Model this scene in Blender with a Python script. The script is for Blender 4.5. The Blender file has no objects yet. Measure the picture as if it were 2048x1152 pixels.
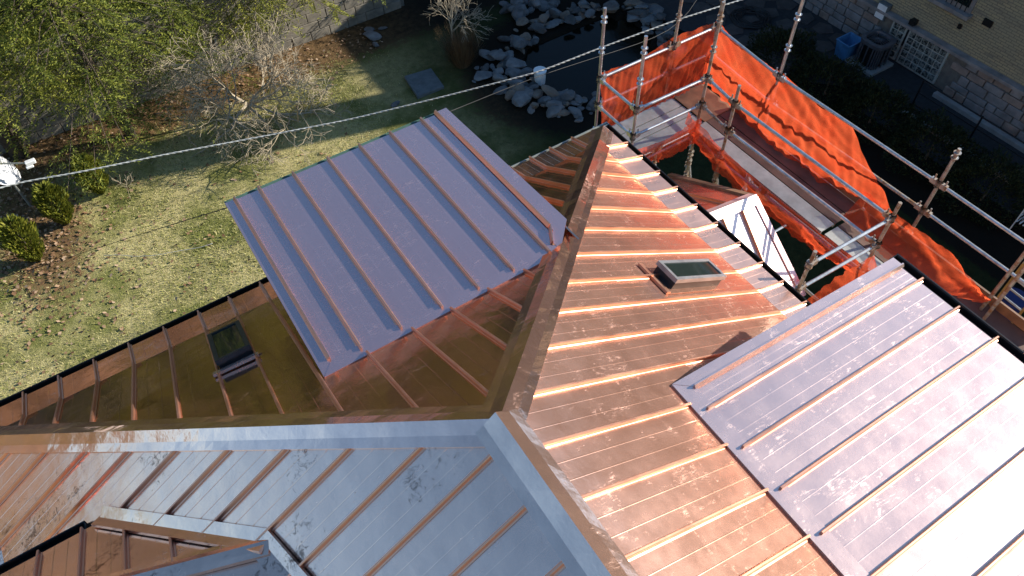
import bpy, bmesh, math, random
import numpy as np
from mathutils import Vector, Matrix, noise as mnoise

random.seed(7); RNG = np.random.default_rng(7)
SC = bpy.context.scene
COL = SC.collection

# ------------------------------------------------------------------ camera
# world: X along the far eave, Y along the ridge, ground z = 0, hip peak at (0, 0, 8.9)
RC = np.array([[0.84086515, -0.54053198, -0.0277665],
               [-0.44303436, -0.65791217, -0.60899272],
               [0.31091212, 0.52438227, -0.79268966]])
F = 1480.71
PKC = np.array([1.05071, 2.00647, -4.4])          # peak seen from the camera
ZR = 8.9
CAM = np.array([0, 0, ZR]) - PKC
cam = bpy.data.cameras.new('camera'); camo = bpy.data.objects.new('camera', cam)
COL.objects.link(camo)
m = Matrix.Identity(4)
for i in range(3):
    m[i][0] = RC[0, i]; m[i][1] = -RC[1, i]; m[i][2] = -RC[2, i]; m[i][3] = CAM[i]
camo.matrix_world = m
cam.sensor_width = 36; cam.lens = 36 * F / 2048; cam.clip_start = 0.05; cam.clip_end = 3000
SC.camera = camo

# ------------------------------------------------------------------ sky, sun, exposure
SUN_EL, SUN_AZ = math.radians(23), math.radians(106)      # azimuth from +Y towards +X
SUN = Vector((math.cos(SUN_EL) * math.sin(SUN_AZ), math.cos(SUN_EL) * math.cos(SUN_AZ), math.sin(SUN_EL)))
w = bpy.data.worlds.new('World'); SC.world = w; w.use_nodes = True
nt = w.node_tree
sky = nt.nodes.new('ShaderNodeTexSky'); sky.sky_type = 'NISHITA'; sky.sun_disc = False
sky.sun_elevation = SUN_EL; sky.sun_rotation = SUN_AZ; sky.air_density = 1.0; sky.dust_density = 0.15; sky.ozone_density = 2.0
hs = nt.nodes.new('ShaderNodeHueSaturation'); hs.inputs['Saturation'].default_value = 1.15; nt.links.new(sky.outputs[0], hs.inputs['Color']); nt.links.new(hs.outputs[0], nt.nodes['Background'].inputs[0]); nt.nodes['Background'].inputs[1].default_value = 0.115
sl = bpy.data.lights.new('sun', 'SUN'); sl.energy = 5.0; sl.angle = math.radians(0.53); sl.color = (1, 0.93, 0.82)
so = bpy.data.objects.new('sun', sl); COL.objects.link(so)
so.rotation_euler = SUN.to_track_quat('Z', 'Y').to_euler(); so.location = (30, -10, 30)
SC.view_settings.view_transform = 'Standard'; SC.view_settings.look = 'None'
SC.view_settings.gamma = 1; SC.view_settings.exposure = 0.75; SC.view_settings.use_curve_mapping = False
SC.cycles.max_bounces = 8; SC.cycles.transparent_max_bounces = 16

# ------------------------------------------------------------------ pixel -> place helpers
def ray(p): return RC.T @ np.array([p[0] - 1024, p[1] - 576, F])
def onZ(p, z=0.0): r = ray(p); return CAM + r * ((z - CAM[2]) / r[2])
def onX(p, x): r = ray(p); return CAM + r * ((x - CAM[0]) / r[0])
def onY(p, y): r = ray(p); return CAM + r * ((y - CAM[1]) / r[1])
def onP(p, n, q): r = ray(p); n = np.array(n, float); return CAM + r * ((n @ (np.array(q) - CAM)) / (n @ r))
def V(a): return Vector((float(a[0]), float(a[1]), float(a[2])))

# ------------------------------------------------------------------ object helpers
def tag(o, label=None, cat=None, group=None, kind=None):
    if label: o['label'] = label
    if cat: o['category'] = cat
    if group: o['group'] = group
    if kind: o['kind'] = kind
    return o
def empty(name, loc, label, cat, group=None):
    o = bpy.data.objects.new(name, None); o.location = V(loc); COL.objects.link(o)
    o.empty_display_size = 0.2
    return tag(o, label, cat, group)
def put(o, parent):
    if parent is not None:
        o.parent = parent
        o.matrix_parent_inverse = world_of(parent).inverted()
def world_of(o):
    m = o.matrix_basis.copy() if o.parent is None else world_of(o.parent) @ o.matrix_parent_inverse @ o.matrix_basis
    return m
def link(name, me, parent=None, mw=None):
    o = bpy.data.objects.new(name, me); COL.objects.link(o)
    if mw is not None: o.matrix_basis = mw
    put(o, parent); return o
class MB:
    """collects shapes in world space, built as one mesh"""
    def __init__(s): s.v = []; s.f = []
    def add(s, vs, fs):
        n = len(s.v); s.v += [tuple(map(float, v)) for v in vs]; s.f += [tuple(i + n for i in f) for f in fs]; return s
    def box(s, c, size, ax=None):
        c = V(c); ax = ax or (Vector((1, 0, 0)), Vector((0, 1, 0)), Vector((0, 0, 1)))
        h = [ax[i] * (size[i] / 2) for i in range(3)]
        vs = [c + h[0] * a + h[1] * b + h[2] * d for d in (-1, 1) for b in (-1, 1) for a in (-1, 1)]
        return s.add(vs, [(0, 2, 3, 1), (4, 5, 7, 6), (0, 1, 5, 4), (2, 6, 7, 3), (0, 4, 6, 2), (1, 3, 7, 5)])
    def bar(s, p, q, wd, hg, up=(0, 0, 1)):
        p, q = V(p), V(q); d = q - p; L = d.length; d.normalize(); sd = d.cross(Vector(up))
        if sd.length < 1e-4: sd = d.cross(Vector((0, 1, 0)))
        sd.normalize(); u = sd.cross(d)
        return s.box((p + q) / 2, (L, wd, hg), (d, sd, u))
    def tube(s, p, q, r, n=10, r2=None, cap=True):
        p, q = V(p), V(q); r2 = r if r2 is None else r2; d = (q - p).normalized()
        a = d.orthogonal().normalized(); b = d.cross(a)
        vs = []
        for c, rr in ((p, r), (q, r2)):
            for k in range(n):
                t = 2 * math.pi * k / n; vs.append(c + (a * math.cos(t) + b * math.sin(t)) * rr)
        fs = [(k, (k + 1) % n, n + (k + 1) % n, n + k) for k in range(n)]
        if cap: fs += [tuple(range(n - 1, -1, -1)), tuple(range(n, 2 * n))]
        return s.add(vs, fs)
    def poly_tube(s, pts, r, n=6):
        pts = [V(p) for p in pts]; base = len(s.v); vs = []; fs = []
        up = Vector((0.13, 0.21, 0.97))
        for i, p in enumerate(pts):
            d = (pts[min(i + 1, len(pts) - 1)] - pts[max(i - 1, 0)]).normalized()
            a = d.cross(up); a = a.normalized() if a.length > 1e-3 else d.orthogonal().normalized(); b = a.cross(d)
            rr = r[i] if isinstance(r, (list, tuple)) else r
            for k in range(n):
                t = 2 * math.pi * k / n; vs.append(p + (a * math.cos(t) + b * math.sin(t)) * rr)
            if i:
                o = (i - 1) * n
                fs += [(o + k, o + (k + 1) % n, o + n + (k + 1) % n, o + n + k) for k in range(n)]
        fs += [tuple(range(n - 1, -1, -1)), tuple(range(len(vs) - n, len(vs)))]
        return s.add(vs, fs)
    def prism(s, poly, off):
        """closed polygon (3d points) extruded by off"""
        n = len(poly); off = Vector(off); top = [V(p) for p in poly]; vs = top + [p + off for p in top]
        return s.add(vs, [tuple(range(n)), tuple(range(2 * n - 1, n - 1, -1))] + [(k, n + k, n + (k + 1) % n, (k + 1) % n) for k in range(n)])
    def build(s, name, mat, parent=None, smooth=False, bevel=0, normals=True):
        me = bpy.data.meshes.new(name); me.from_pydata(s.v, [], s.f); me.update()
        if normals:
            bm = bmesh.new(); bm.from_mesh(me); bmesh.ops.recalc_face_normals(bm, faces=bm.faces)
            if bevel: bmesh.ops.bevel(bm, geom=bm.edges[:], offset=bevel, segments=1, affect='EDGES', clamp_overlap=True)
            bm.to_mesh(me); bm.free()
        if mat: me.materials.append(mat)
        if smooth:
            me.polygons.foreach_set('use_smooth', [True] * len(me.polygons))
        return link(name, me, parent)
def np_mesh(name, verts, faces_flat, nper, mat, parent=None, smooth=False):
    me = bpy.data.meshes.new(name); nv = len(verts); nf = len(faces_flat) // nper
    me.vertices.add(nv); me.vertices.foreach_set('co', np.asarray(verts, np.float32).ravel())
    me.loops.add(nf * nper); me.loops.foreach_set('vertex_index', np.asarray(faces_flat, np.int32))
    me.polygons.add(nf); me.polygons.foreach_set('loop_start', np.arange(0, nf * nper, nper, dtype=np.int32))
    me.polygons.foreach_set('loop_total', np.full(nf, nper, np.int32))
    if smooth: me.polygons.foreach_set('use_smooth', np.ones(nf, bool))
    me.update(calc_edges=True); me.validate()
    if mat: me.materials.append(mat)
    return link(name, me, parent)

# ------------------------------------------------------------------ materials
class NT:
    def __init__(s, name):
        s.m = bpy.data.materials.new(name); s.m.use_nodes = True; s.t = s.m.node_tree
        s.b = s.t.nodes['Principled BSDF']; s.out = s.t.nodes['Material Output']
        g = s.t.nodes.new('ShaderNodeNewGeometry'); s.pos = g.outputs['Position']; s.geo = g
    def n(s, typ, **kw):
        nd = s.t.nodes.new(typ)
        for k, v in kw.items(): setattr(nd, k, v)
        return nd
    def l(s, a, b): s.t.links.new(a, b)
    def noise(s, scale, detail=4, rough=0.55, vec=None, dist=0):
        nd = s.n('ShaderNodeTexNoise'); nd.inputs['Scale'].default_value = scale; nd.inputs['Detail'].default_value = detail
        nd.inputs['Roughness'].default_value = rough; nd.inputs['Distortion'].default_value = dist
        s.l(vec or s.pos, nd.inputs['Vector']); return nd.outputs['Fac']
    def stretch(s, sc, rot=(0, 0, 0)):
        nd = s.n('ShaderNodeMapping'); nd.inputs['Scale'].default_value = sc; nd.inputs['Rotation'].default_value = rot
        s.l(s.pos, nd.inputs['Vector']); return nd.outputs[0]
    def ramp(s, fac, stops):
        nd = s.n('ShaderNodeValToRGB'); e = nd.color_ramp.elements
        while len(e) < len(stops): e.new(0.5)
        for el, (p, c) in zip(e, stops):
            el.position = p; el.color = (c, c, c, 1) if isinstance(c, (int, float)) else (*c, 1)
        s.l(fac, nd.inputs[0]); return nd.outputs[0]
    def mix(s, fac, a, b, mode='MIX'):
        nd = s.n('ShaderNodeMix', data_type='RGBA', blend_type=mode)
        for i, v in ((0, fac), (6, a), (7, b)):
            if hasattr(v, 'is_linked') or hasattr(v, 'links'): s.l(v, nd.inputs[i])
            else: nd.inputs[i].default_value = v if i == 0 else (*v, 1)
        return nd.outputs[2]
    def math(s, op, a, b=0.0):
        nd = s.n('ShaderNodeMath', operation=op)
        for i, v in enumerate((a, b)):
            if hasattr(v, 'links'): s.l(v, nd.inputs[i])
            else: nd.inputs[i].default_value = v
        return nd.outputs[0]
    def bump(s, h, strength=1.0, dist=0.01, prev=None):
        nd = s.n('ShaderNodeBump'); nd.inputs['Strength'].default_value = strength; nd.inputs['Distance'].default_value = dist
        s.l(h, nd.inputs['Height'])
        if prev: s.l(prev, nd.inputs['Normal'])
        return nd.outputs[0]
    def set(s, **kw):
        for k, v in kw.items():
            i = s.b.inputs[k.replace('_', ' ')]
            if hasattr(v, 'links'): s.l(v, i)
            elif isinstance(v, tuple): i.default_value = (*v, 1)
            else: i.default_value = v
        return s.m
def simple(name, col, rough=0.6, metal=0.0, var=0.25, scale=6.0, bump=0.0, dark=None):
    t = NT(name); nz = t.noise(scale, 5, 0.6)
    c = t.mix(t.ramp(nz, [(0.3, 0.0), (0.72, 1.0)]), dark or tuple(x * (1 - var) for x in col), tuple(min(1, x * (1 + var)) for x in col))
    t.set(Base_Color=c, Roughness=rough, Metallic=metal)
    if bump: t.set(Normal=t.bump(t.noise(scale * 6, 4), 1.0, bump))
    return t.m
def copper(name, rough, smudge, canning=0.004, dirt=0.0, film=0.2, tone=None):
    t = NT(name)
    oi = t.n('ShaderNodeObjectInfo')
    big = t.noise(0.9, 3, 0.5); mid = t.noise(4.5, 5, 0.6); fine = t.noise(34, 4, 0.6)
    hand = t.noise(3.4, 6, 0.72, dist=1.2)
    scuff = t.noise(11, 7, 0.72, vec=t.stretch((1, 4.5, 1), (0, 0, 0.6)), dist=0.8)
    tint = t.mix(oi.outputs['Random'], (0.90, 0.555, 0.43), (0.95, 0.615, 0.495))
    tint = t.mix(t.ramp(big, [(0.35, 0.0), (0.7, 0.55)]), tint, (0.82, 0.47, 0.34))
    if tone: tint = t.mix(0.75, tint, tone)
    if dirt:
        d = t.noise(11, 8, 0.78, dist=1.6)
        dm = t.ramp(t.math('MULTIPLY', d, t.ramp(t.noise(1.3, 4, 0.6), [(0.42, 0.55), (0.62, 1.12)])), [(0.54, 0.0), (0.66, dirt)])
        tint = t.mix(dm, tint, (0.13, 0.07, 0.05))
    sm = t.math('MULTIPLY', t.ramp(hand, [(0.54, 0.0), (0.68, 1.0)]), t.ramp(scuff, [(0.50, 0.0), (0.63, 1.0)]))
    sp = t.ramp(t.noise(60, 3, 0.7), [(0.66, 0.0), (0.72, 0.6)])
    sm = t.math('MAXIMUM', sm, t.math('MULTIPLY', sp, t.ramp(mid, [(0.56, 0.0), (0.70, min(1.0, smudge * 2))])))
    r = t.math('ADD', t.math('MULTIPLY', t.ramp(mid, [(0.25, 0.0), (0.75, 1.0)]), rough * 0.5), rough * 0.75)
    r = t.math('ADD', r, t.math('MULTIPLY', oi.outputs['Random'], rough * 0.3))
    r = t.math('ADD', r, t.math('MULTIPLY', sm, smudge))
    tint = t.mix(t.math('MULTIPLY', sm, min(1, smudge * 1.4)), tint, (0.93, 0.80, 0.74))
    nb = t.bump(t.noise(1.9, 2, 0.45, vec=t.stretch((1, 1, 1))), 1.0, canning)
    nb = t.bump(t.noise(8.5, 3, 0.55), 1.0, canning * 0.13, nb)
    nb = t.bump(fine, 0.5, 0.0003, nb)
    t.set(Base_Color=tint, Metallic=1.0, Roughness=r, Normal=nb)
    # tarnish film: a second, much wider lobe
    w2 = t.n('ShaderNodeBsdfPrincipled'); w2.inputs['Metallic'].default_value = 1.0; w2.inputs['Roughness'].default_value = 0.62
    t.l(tint, w2.inputs['Base Color']); t.l(nb, w2.inputs['Normal'])
    mx = t.n('ShaderNodeMixShader'); t.l(t.b.outputs[0], mx.inputs[1]); t.l(w2.outputs[0], mx.inputs[2])
    t.l(t.math('ADD', t.math('MULTIPLY', sm, 0.35), film), mx.inputs[0]); t.l(mx.outputs[0], t.out.inputs[0])
    return t.m
M = {}
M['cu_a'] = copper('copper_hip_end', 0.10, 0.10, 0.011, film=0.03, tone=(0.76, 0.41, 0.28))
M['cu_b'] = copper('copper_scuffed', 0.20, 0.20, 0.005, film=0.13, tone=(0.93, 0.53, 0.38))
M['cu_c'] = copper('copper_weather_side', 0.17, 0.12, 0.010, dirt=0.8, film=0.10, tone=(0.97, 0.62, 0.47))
M['cu_d'] = copper('copper_dormer', 0.16, 0.14, 0.004, film=0.26, tone=(0.78, 0.55, 0.56))  # purplish tone paints the blue sky's reflection into the sheets
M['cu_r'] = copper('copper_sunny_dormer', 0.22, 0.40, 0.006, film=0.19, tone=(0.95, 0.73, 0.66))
M['cu_cap'] = copper('copper_cap', 0.09, 0.14, 0.011, film=0.06)
M['cu_capc'] = copper('copper_cap_dirty', 0.12, 0.16, 0.012, dirt=0.9, film=0.1, tone=(0.96, 0.63, 0.48))
M['cu_seam'] = copper('copper_seam', 0.34, 0.04, 0.0003, film=0.05, tone=(0.80, 0.40, 0.25))
M['cu_f'] = copper('copper_flared_eave', 0.25, 0.22, 0.004, film=0.13)
M['cu_glint'] = copper('copper_painted_glint', 0.22, 0.05, 0.004, film=0.6, tone=(0.95, 0.86, 0.83))  # pale tone paints the white sun glint into the porch copper
M['gutter'] = simple('gutter_dark_bronze', (0.018, 0.017, 0.017), 0.35, 0.2)
M['gutter_green'] = simple('gutter_aged_green', (0.06, 0.13, 0.10), 0.55, 0.0)
M['zinc'] = simple('drip_edge_metal', (0.34, 0.37, 0.34), 0.45, 0.6)
M['frame_black'] = simple('skylight_frame', (0.045, 0.05, 0.055), 0.35, 0.4)
M['frame_alu'] = simple('skylight_aluminium', (0.42, 0.44, 0.45), 0.38, 0.8)
M['fascia'] = simple('painted_fascia', (0.10, 0.06, 0.045), 0.6)
M['deckwood'] = simple('roof_boarding', (0.20, 0.13, 0.08), 0.8)
M['oldwood'] = simple('stained_board', (0.24, 0.13, 0.07), 0.6, 0, 0.5, 3)
def glass_mat():
    t = NT('skylight_glass'); t.set(Base_Color=(0.014, 0.022, 0.02), Roughness=0.05, Metallic=0.0, Specular_IOR_Level=0.7); return t.m
M['glass'] = glass_mat()
M['steel'] = simple('galvanised_tube', (0.52, 0.53, 0.53), 0.38, 0.85, 0.28, 14)
def rusty():
    t = NT('rusty_tube'); r = t.ramp(t.noise(9, 6, 0.7), [(0.42, 0.0), (0.60, 1.0)])
    return t.set(Base_Color=t.mix(r, (0.45, 0.43, 0.39), (0.24, 0.125, 0.055)), Metallic=t.ramp(r, [(0, 0.75), (1, 0.1)]), Roughness=t.ramp(r, [(0, 0.42), (1, 0.8)]))
M['rust'] = rusty()
def plank_metal():
    t = NT('perforated_plank'); v = t.n('ShaderNodeTexVoronoi'); v.inputs['Scale'].default_value = 26; v.inputs['Randomness'].default_value = 0.05
    t.l(t.pos, v.inputs['Vector']); d = t.ramp(v.outputs['Distance'], [(0.20, 0.0), (0.30, 1.0)])
    c = t.mix(d, (0.10, 0.10, 0.095), t.mix(t.ramp(t.noise(5, 5, 0.65), [(0.35, 0.0), (0.7, 1.0)]), (0.34, 0.35, 0.32), (0.50, 0.51, 0.47)))
    return t.set(Base_Color=c, Metallic=0.0, Roughness=0.6)
M['plank'] = plank_metal()
M['plank_brown'] = simple('wooden_plank', (0.13, 0.075, 0.055), 0.75, 0, 0.35, 3, 0.002)
def net_mat():
    t = NT('orange_debris_net'); tr = t.n('ShaderNodeBsdfTransparent'); di = t.n('ShaderNodeBsdfDiffuse'); tl = t.n('ShaderNodeBsdfTranslucent')
    nz = t.ramp(t.noise(3.2, 5, 0.6), [(0.3, 0.0), (0.75, 1.0)])
    c = t.mix(nz, (0.95, 0.115, 0.038), (0.99, 0.18, 0.065)); t.l(c, di.inputs[0]); t.l(c, tl.inputs[0])
    m1 = t.n('ShaderNodeMixShader'); m1.inputs[0].default_value = 0.55; t.l(di.outputs[0], m1.inputs[1]); t.l(tl.outputs[0], m1.inputs[2])
    wv = t.noise(520, 2, 0.5); op = t.ramp(wv, [(0.36, 0.30), (0.54, 0.78)])
    m2 = t.n('ShaderNodeMixShader'); t.l(op, m2.inputs[0]); t.l(tr.outputs[0], m2.inputs[1]); t.l(m1.outputs[0], m2.inputs[2])
    t.l(m2.outputs[0], t.out.inputs[0]); return t.m
M['net'] = net_mat()
def ground_mat():
    t = NT('lawn_ground')
    a = t.noise(0.55, 5, 0.6); b = t.noise(5.5, 5, 0.65); c = t.noise(28, 4, 0.7)
    g = t.mix(t.ramp(b, [(0.35, 0.0), (0.65, 1.0)]), (0.19, 0.17, 0.045), (0.50, 0.44, 0.17))
    g = t.mix(t.ramp(c, [(0.3, 0.0), (0.7, 0.8)]), g, (0.64, 0.54, 0.29))
    g = t.mix(t.ramp(a, [(0.44, 0.0), (0.60, 0.85)]), g, (0.15, 0.165, 0.038))
    sp = t.n('ShaderNodeSeparateXYZ'); t.l(t.pos, sp.inputs[0])
    pond_shade = t.ramp(t.math('MULTIPLY', t.math('ADD', sp.outputs[0], -3.0), 0.12), [(0.0, 0.0), (0.6, 1.0)])
    g = t.mix(pond_shade, g, t.mix(t.ramp(b, [(0.3, 0.0), (0.7, 1.0)]), (0.014, 0.02, 0.007), (0.03, 0.038, 0.014)))      # lawn darkened towards the pond, shade painted into its colour
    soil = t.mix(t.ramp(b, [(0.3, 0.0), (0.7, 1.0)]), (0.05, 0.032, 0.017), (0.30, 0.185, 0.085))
    soil = t.mix(pond_shade, soil, (0.013, 0.011, 0.008))  # soil takes the same painted shade
    at = t.n('ShaderNodeAttribute', attribute_name='soil')
    s2 = t.ramp(t.math('ADD', at.outputs['Fac'], t.math('MULTIPLY', t.math('SUBTRACT', b, 0.5), 0.8)), [(0.40, 0.0), (0.62, 1.0)])
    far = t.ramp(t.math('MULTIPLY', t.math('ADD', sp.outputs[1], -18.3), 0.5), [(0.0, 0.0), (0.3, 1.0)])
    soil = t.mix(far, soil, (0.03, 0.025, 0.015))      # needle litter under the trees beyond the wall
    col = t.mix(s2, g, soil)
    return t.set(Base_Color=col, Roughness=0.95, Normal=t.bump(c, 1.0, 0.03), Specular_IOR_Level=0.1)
M['ground'] = ground_mat()
def island(name, cols, rough=0.7, trans=0.0):
    t = NT(name); r = t.geo.outputs['Random Per Island']
    st = [(i / max(1, len(cols) - 1), c) for i, c in enumerate(cols)]
    c = t.ramp(r, st); t.set(Base_Color=c, Roughness=rough, Specular_IOR_Level=0.25)
    if trans:
        tl = t.n('ShaderNodeBsdfTranslucent'); t.l(c, tl.inputs[0]); mx = t.n('ShaderNodeMixShader'); mx.inputs[0].default_value = trans
        t.l(t.b.outputs[0], mx.inputs[1]); t.l(tl.outputs[0], mx.inputs[2]); t.l(mx.outputs[0], t.out.inputs[0])
    return t.m
M['grass'] = island('grass_blades', [(0.12, 0.16, 0.03), (0.28, 0.30, 0.07), (0.52, 0.48, 0.20), (0.65, 0.58, 0.32)], 0.8, 0.25)
M['leaves'] = island('dead_leaves', [(0.10, 0.05, 0.025), (0.26, 0.15, 0.08), (0.42, 0.30, 0.20)], 0.8)
M['spruce'] = island('spruce_needles', [(0.05, 0.075, 0.013), (0.14, 0.17, 0.026), (0.31, 0.32, 0.05)], 0.6, 0.25)
M['spruce_y'] = island('yellow_green_needles', [(0.09, 0.11, 0.018), (0.24, 0.26, 0.035), (0.42, 0.40, 0.07)], 0.6, 0.3)
M['thuja'] = island('thuja_sprays', [(0.05, 0.075, 0.012), (0.15, 0.17, 0.02), (0.28, 0.27, 0.035)], 0.6, 0.25)
M['yew'] = island('yew_needles', [(0.008, 0.014, 0.005), (0.02, 0.03, 0.009), (0.04, 0.048, 0.015)], 0.6, 0.15)
M['dry'] = island('dry_stems', [(0.12, 0.07, 0.035), (0.23, 0.15, 0.08)], 0.8)
M['bark'] = simple('bark', (0.10, 0.075, 0.055), 0.9, 0, 0.45, 9, 0.01)
M['twig'] = simple('pale_twigs', (0.38, 0.315, 0.22), 0.85, 0, 0.35, 9)
M['twig_y'] = simple('yellow_twigs', (0.30, 0.22, 0.10), 0.85, 0, 0.3, 9)
M['block'] = simple('grey_wall_block', (0.22, 0.195, 0.155), 0.9, 0, 0.3, 5, 0.004)
M['mortar'] = simple('mortar', (0.16, 0.145, 0.12), 0.95)
M['cap_stone'] = simple('wall_coping', (0.24, 0.22, 0.19), 0.9)
M['rock'] = simple('field_stone', (0.11, 0.11, 0.11), 0.85, 0, 0.45, 3.5, 0.006)
M['rock_b'] = simple('brown_field_stone', (0.16, 0.125, 0.095), 0.85, 0, 0.4, 3.5, 0.006)
M['rock_d'] = simple('dark_field_stone', (0.07, 0.068, 0.065), 0.85, 0, 0.4, 3.5, 0.006)
M['rock_l'] = simple('pale_field_stone', (0.15, 0.15, 0.148), 0.85, 0, 0.4, 3.5, 0.006)
def water():
    t = NT('pond_water'); return t.set(Base_Color=(0.006, 0.005, 0.003), Roughness=0.12, Specular_IOR_Level=0.12, Normal=t.bump(t.noise(5, 2), 0.3, 0.01))
M['water'] = water()
M['slab'] = simple('bluestone_slab', (0.10, 0.115, 0.12), 0.8)
M['concrete'] = simple('concrete', (0.27, 0.265, 0.25), 0.9, 0, 0.25, 3)
M['asphalt'] = simple('dark_paving', (0.028, 0.028, 0.03), 0.9, 0, 0.3, 8)
M['flag'] = simple('flagstone', (0.07, 0.06, 0.055), 0.9, 0, 0.3, 4)
def brick():
    t = NT('yellow_brick'); mp = t.n('ShaderNodeCombineXYZ'); sp = t.n('ShaderNodeSeparateXYZ'); t.l(t.pos, sp.inputs[0])
    t.l(t.math('ADD', sp.outputs[1], sp.outputs[0]), mp.inputs[0]); t.l(sp.outputs[2], mp.inputs[1])
    b = t.n('ShaderNodeTexBrick'); t.l(mp.outputs[0], b.inputs['Vector']); b.inputs['Scale'].default_value = 1
    b.inputs['Brick Width'].default_value = 0.215; b.inputs['Row Height'].default_value = 0.072; b.inputs['Mortar Size'].default_value = 0.008
    b.inputs['Color1'].default_value = (0.47, 0.375, 0.20, 1); b.inputs['Color2'].default_value = (0.34, 0.29, 0.175, 1); b.inputs['Mortar'].default_value = (0.20, 0.175, 0.12, 1)
    blot = t.ramp(t.noise(0.8, 5, 0.65), [(0.35, 0.0), (0.7, 1.0)])
    c = t.mix(blot, b.outputs['Color'], (0.30, 0.27, 0.175))
    c = t.mix(t.math('MULTIPLY', b.outputs['Fac'], 0.55), c, (0.12, 0.105, 0.08))
    c = t.mix(t.ramp(t.noise(2.2, 5, 0.7, vec=t.stretch((1, 0.5, 5))), [(0.52, 0.0), (0.66, 0.7)]), c, (0.17, 0.15, 0.115))
    return t.set(Base_Color=c, Roughness=0.9, Normal=t.bump(b.outputs['Fac'], 1.0, -0.006))
M['brick'] = brick()
M['lime'] = simple('limestone', (0.23, 0.215, 0.205), 0.9, 0, 0.35, 3, 0.006)
M['lime_pink'] = simple('warm_limestone', (0.27, 0.205, 0.165), 0.9, 0, 0.35, 3, 0.006)
M['gblock_f'] = simple('glass_block_mortar', (0.36, 0.38, 0.34), 0.7)
def gblock():
    t = NT('glass_block'); return t.set(Base_Color=t.mix(t.ramp(t.noise(16, 3), [(0.42, 0.0), (0.58, 1.0)]), (0.02, 0.025, 0.025), (0.20, 0.22, 0.2)), Roughness=0.12)
M['gblock'] = gblock()
M['blue'] = simple('blue_plastic', (0.07, 0.22, 0.42), 0.45)
M['blue_dark'] = simple('dark_blue_plastic', (0.015, 0.025, 0.12), 0.5)
M['ac'] = simple('condenser_grey', (0.11, 0.115, 0.13), 0.5, 0.4)
M['black'] = simple('black_iron', (0.012, 0.012, 0.013), 0.5, 0.3)
M['white'] = simple('white_plastic', (0.78, 0.78, 0.76), 0.45, 0, 0.05)
M['dish'] = simple('dish_paint', (0.74, 0.75, 0.77), 0.4, 0, 0.04)
M['grey'] = simple('grey_metal_pole', (0.30, 0.32, 0.31), 0.5, 0.5)
M['cable_w'] = simple('pale_cable', (0.42, 0.43, 0.40), 0.6, 0, 0.3, 20)
M['cable_b'] = simple('black_cable', (0.02, 0.02, 0.02), 0.6)
M['stucco'] = simple('house_brick_wall', (0.30, 0.20, 0.14), 0.9, 0, 0.2, 5)
M['shingle'] = simple('asphalt_shingles', (0.10, 0.085, 0.075), 0.9, 0, 0.3, 6)
M['yellow'] = simple('yellow_timber', (0.42, 0.27, 0.10), 0.7)

# ================================================================== the house
S = 0.635; D1, D2 = 4.05, 4.45
Z1 = ZR - S * D1; Z2 = Z1 - 0.335 * (D2 - D1)
YB = -9.0                                             # back end of the ridge
house = empty('house', (0, -2.3, 0), 'large house with standing seam copper roof filling the foreground', 'house')

def clip(poly, a, b, c):
    """keep a*s + b*t <= c"""
    out = []
    for i in range(len(poly)):
        p, q = poly[i], poly[(i + 1) % len(poly)]
        dp, dq = a * p[0] + b * p[1] - c, a * q[0] + b * q[1] - c
        if dp <= 0: out.append(p)
        if (dp < 0 < dq) or (dq < 0 < dp):
            k = dp / (dp - dq); out.append((p[0] + (q[0] - p[0]) * k, p[1] + (q[1] - p[1]) * k))
    return out
def seg_clip(poly, s):
    ts = []
    for i in range(len(poly)):
        p, q = poly[i], poly[(i + 1) % len(poly)]
        if (p[0] - s) * (q[0] - s) < 0: ts.append(p[1] + (q[1] - p[1]) * (s - p[0]) / (q[0] - p[0]))
    return (min(ts), max(ts)) if len(ts) >= 2 else None
def frame_of(poly, along):
    pts = [V(p) for p in poly]; n = Vector((0, 0, 0))
    for i in range(len(pts)): n += pts[i].cross(pts[(i + 1) % len(pts)])
    n.normalize()
    if n.z < 0: n = -n
    a = Vector(along); a = (a - n * a.dot(n)).normalized(); u = n.cross(a)
    if u.z < 0: u = -u
    O = pts[0]; s0 = O.dot(a)
    to2 = lambda p: (V(p).dot(a), (V(p) - O).dot(u))
    to3 = lambda s, t, h=0.0: O + a * (s - s0) + u * t + n * h
    return n, a, u, to2, to3
SEAM = ((-0.023, 0.003), (-0.011, 0.008), (-0.010, 0.039), (-0.006, 0.045), (0.007, 0.045), (0.012, 0.039), (0.011, 0.008), (0.023, 0.003))
def seam_mesh(mb, to3, s, t0, t1):
    vs = [to3(s + x, t, h) for t in (t0, t1) for x, h in SEAM]; n = len(SEAM)
    mb.add(vs, [(k, k + 1, n + k + 1, n + k) for k in range(n - 1)] + [tuple(range(n)), tuple(range(2 * n - 1, n - 1, -1))])
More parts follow.
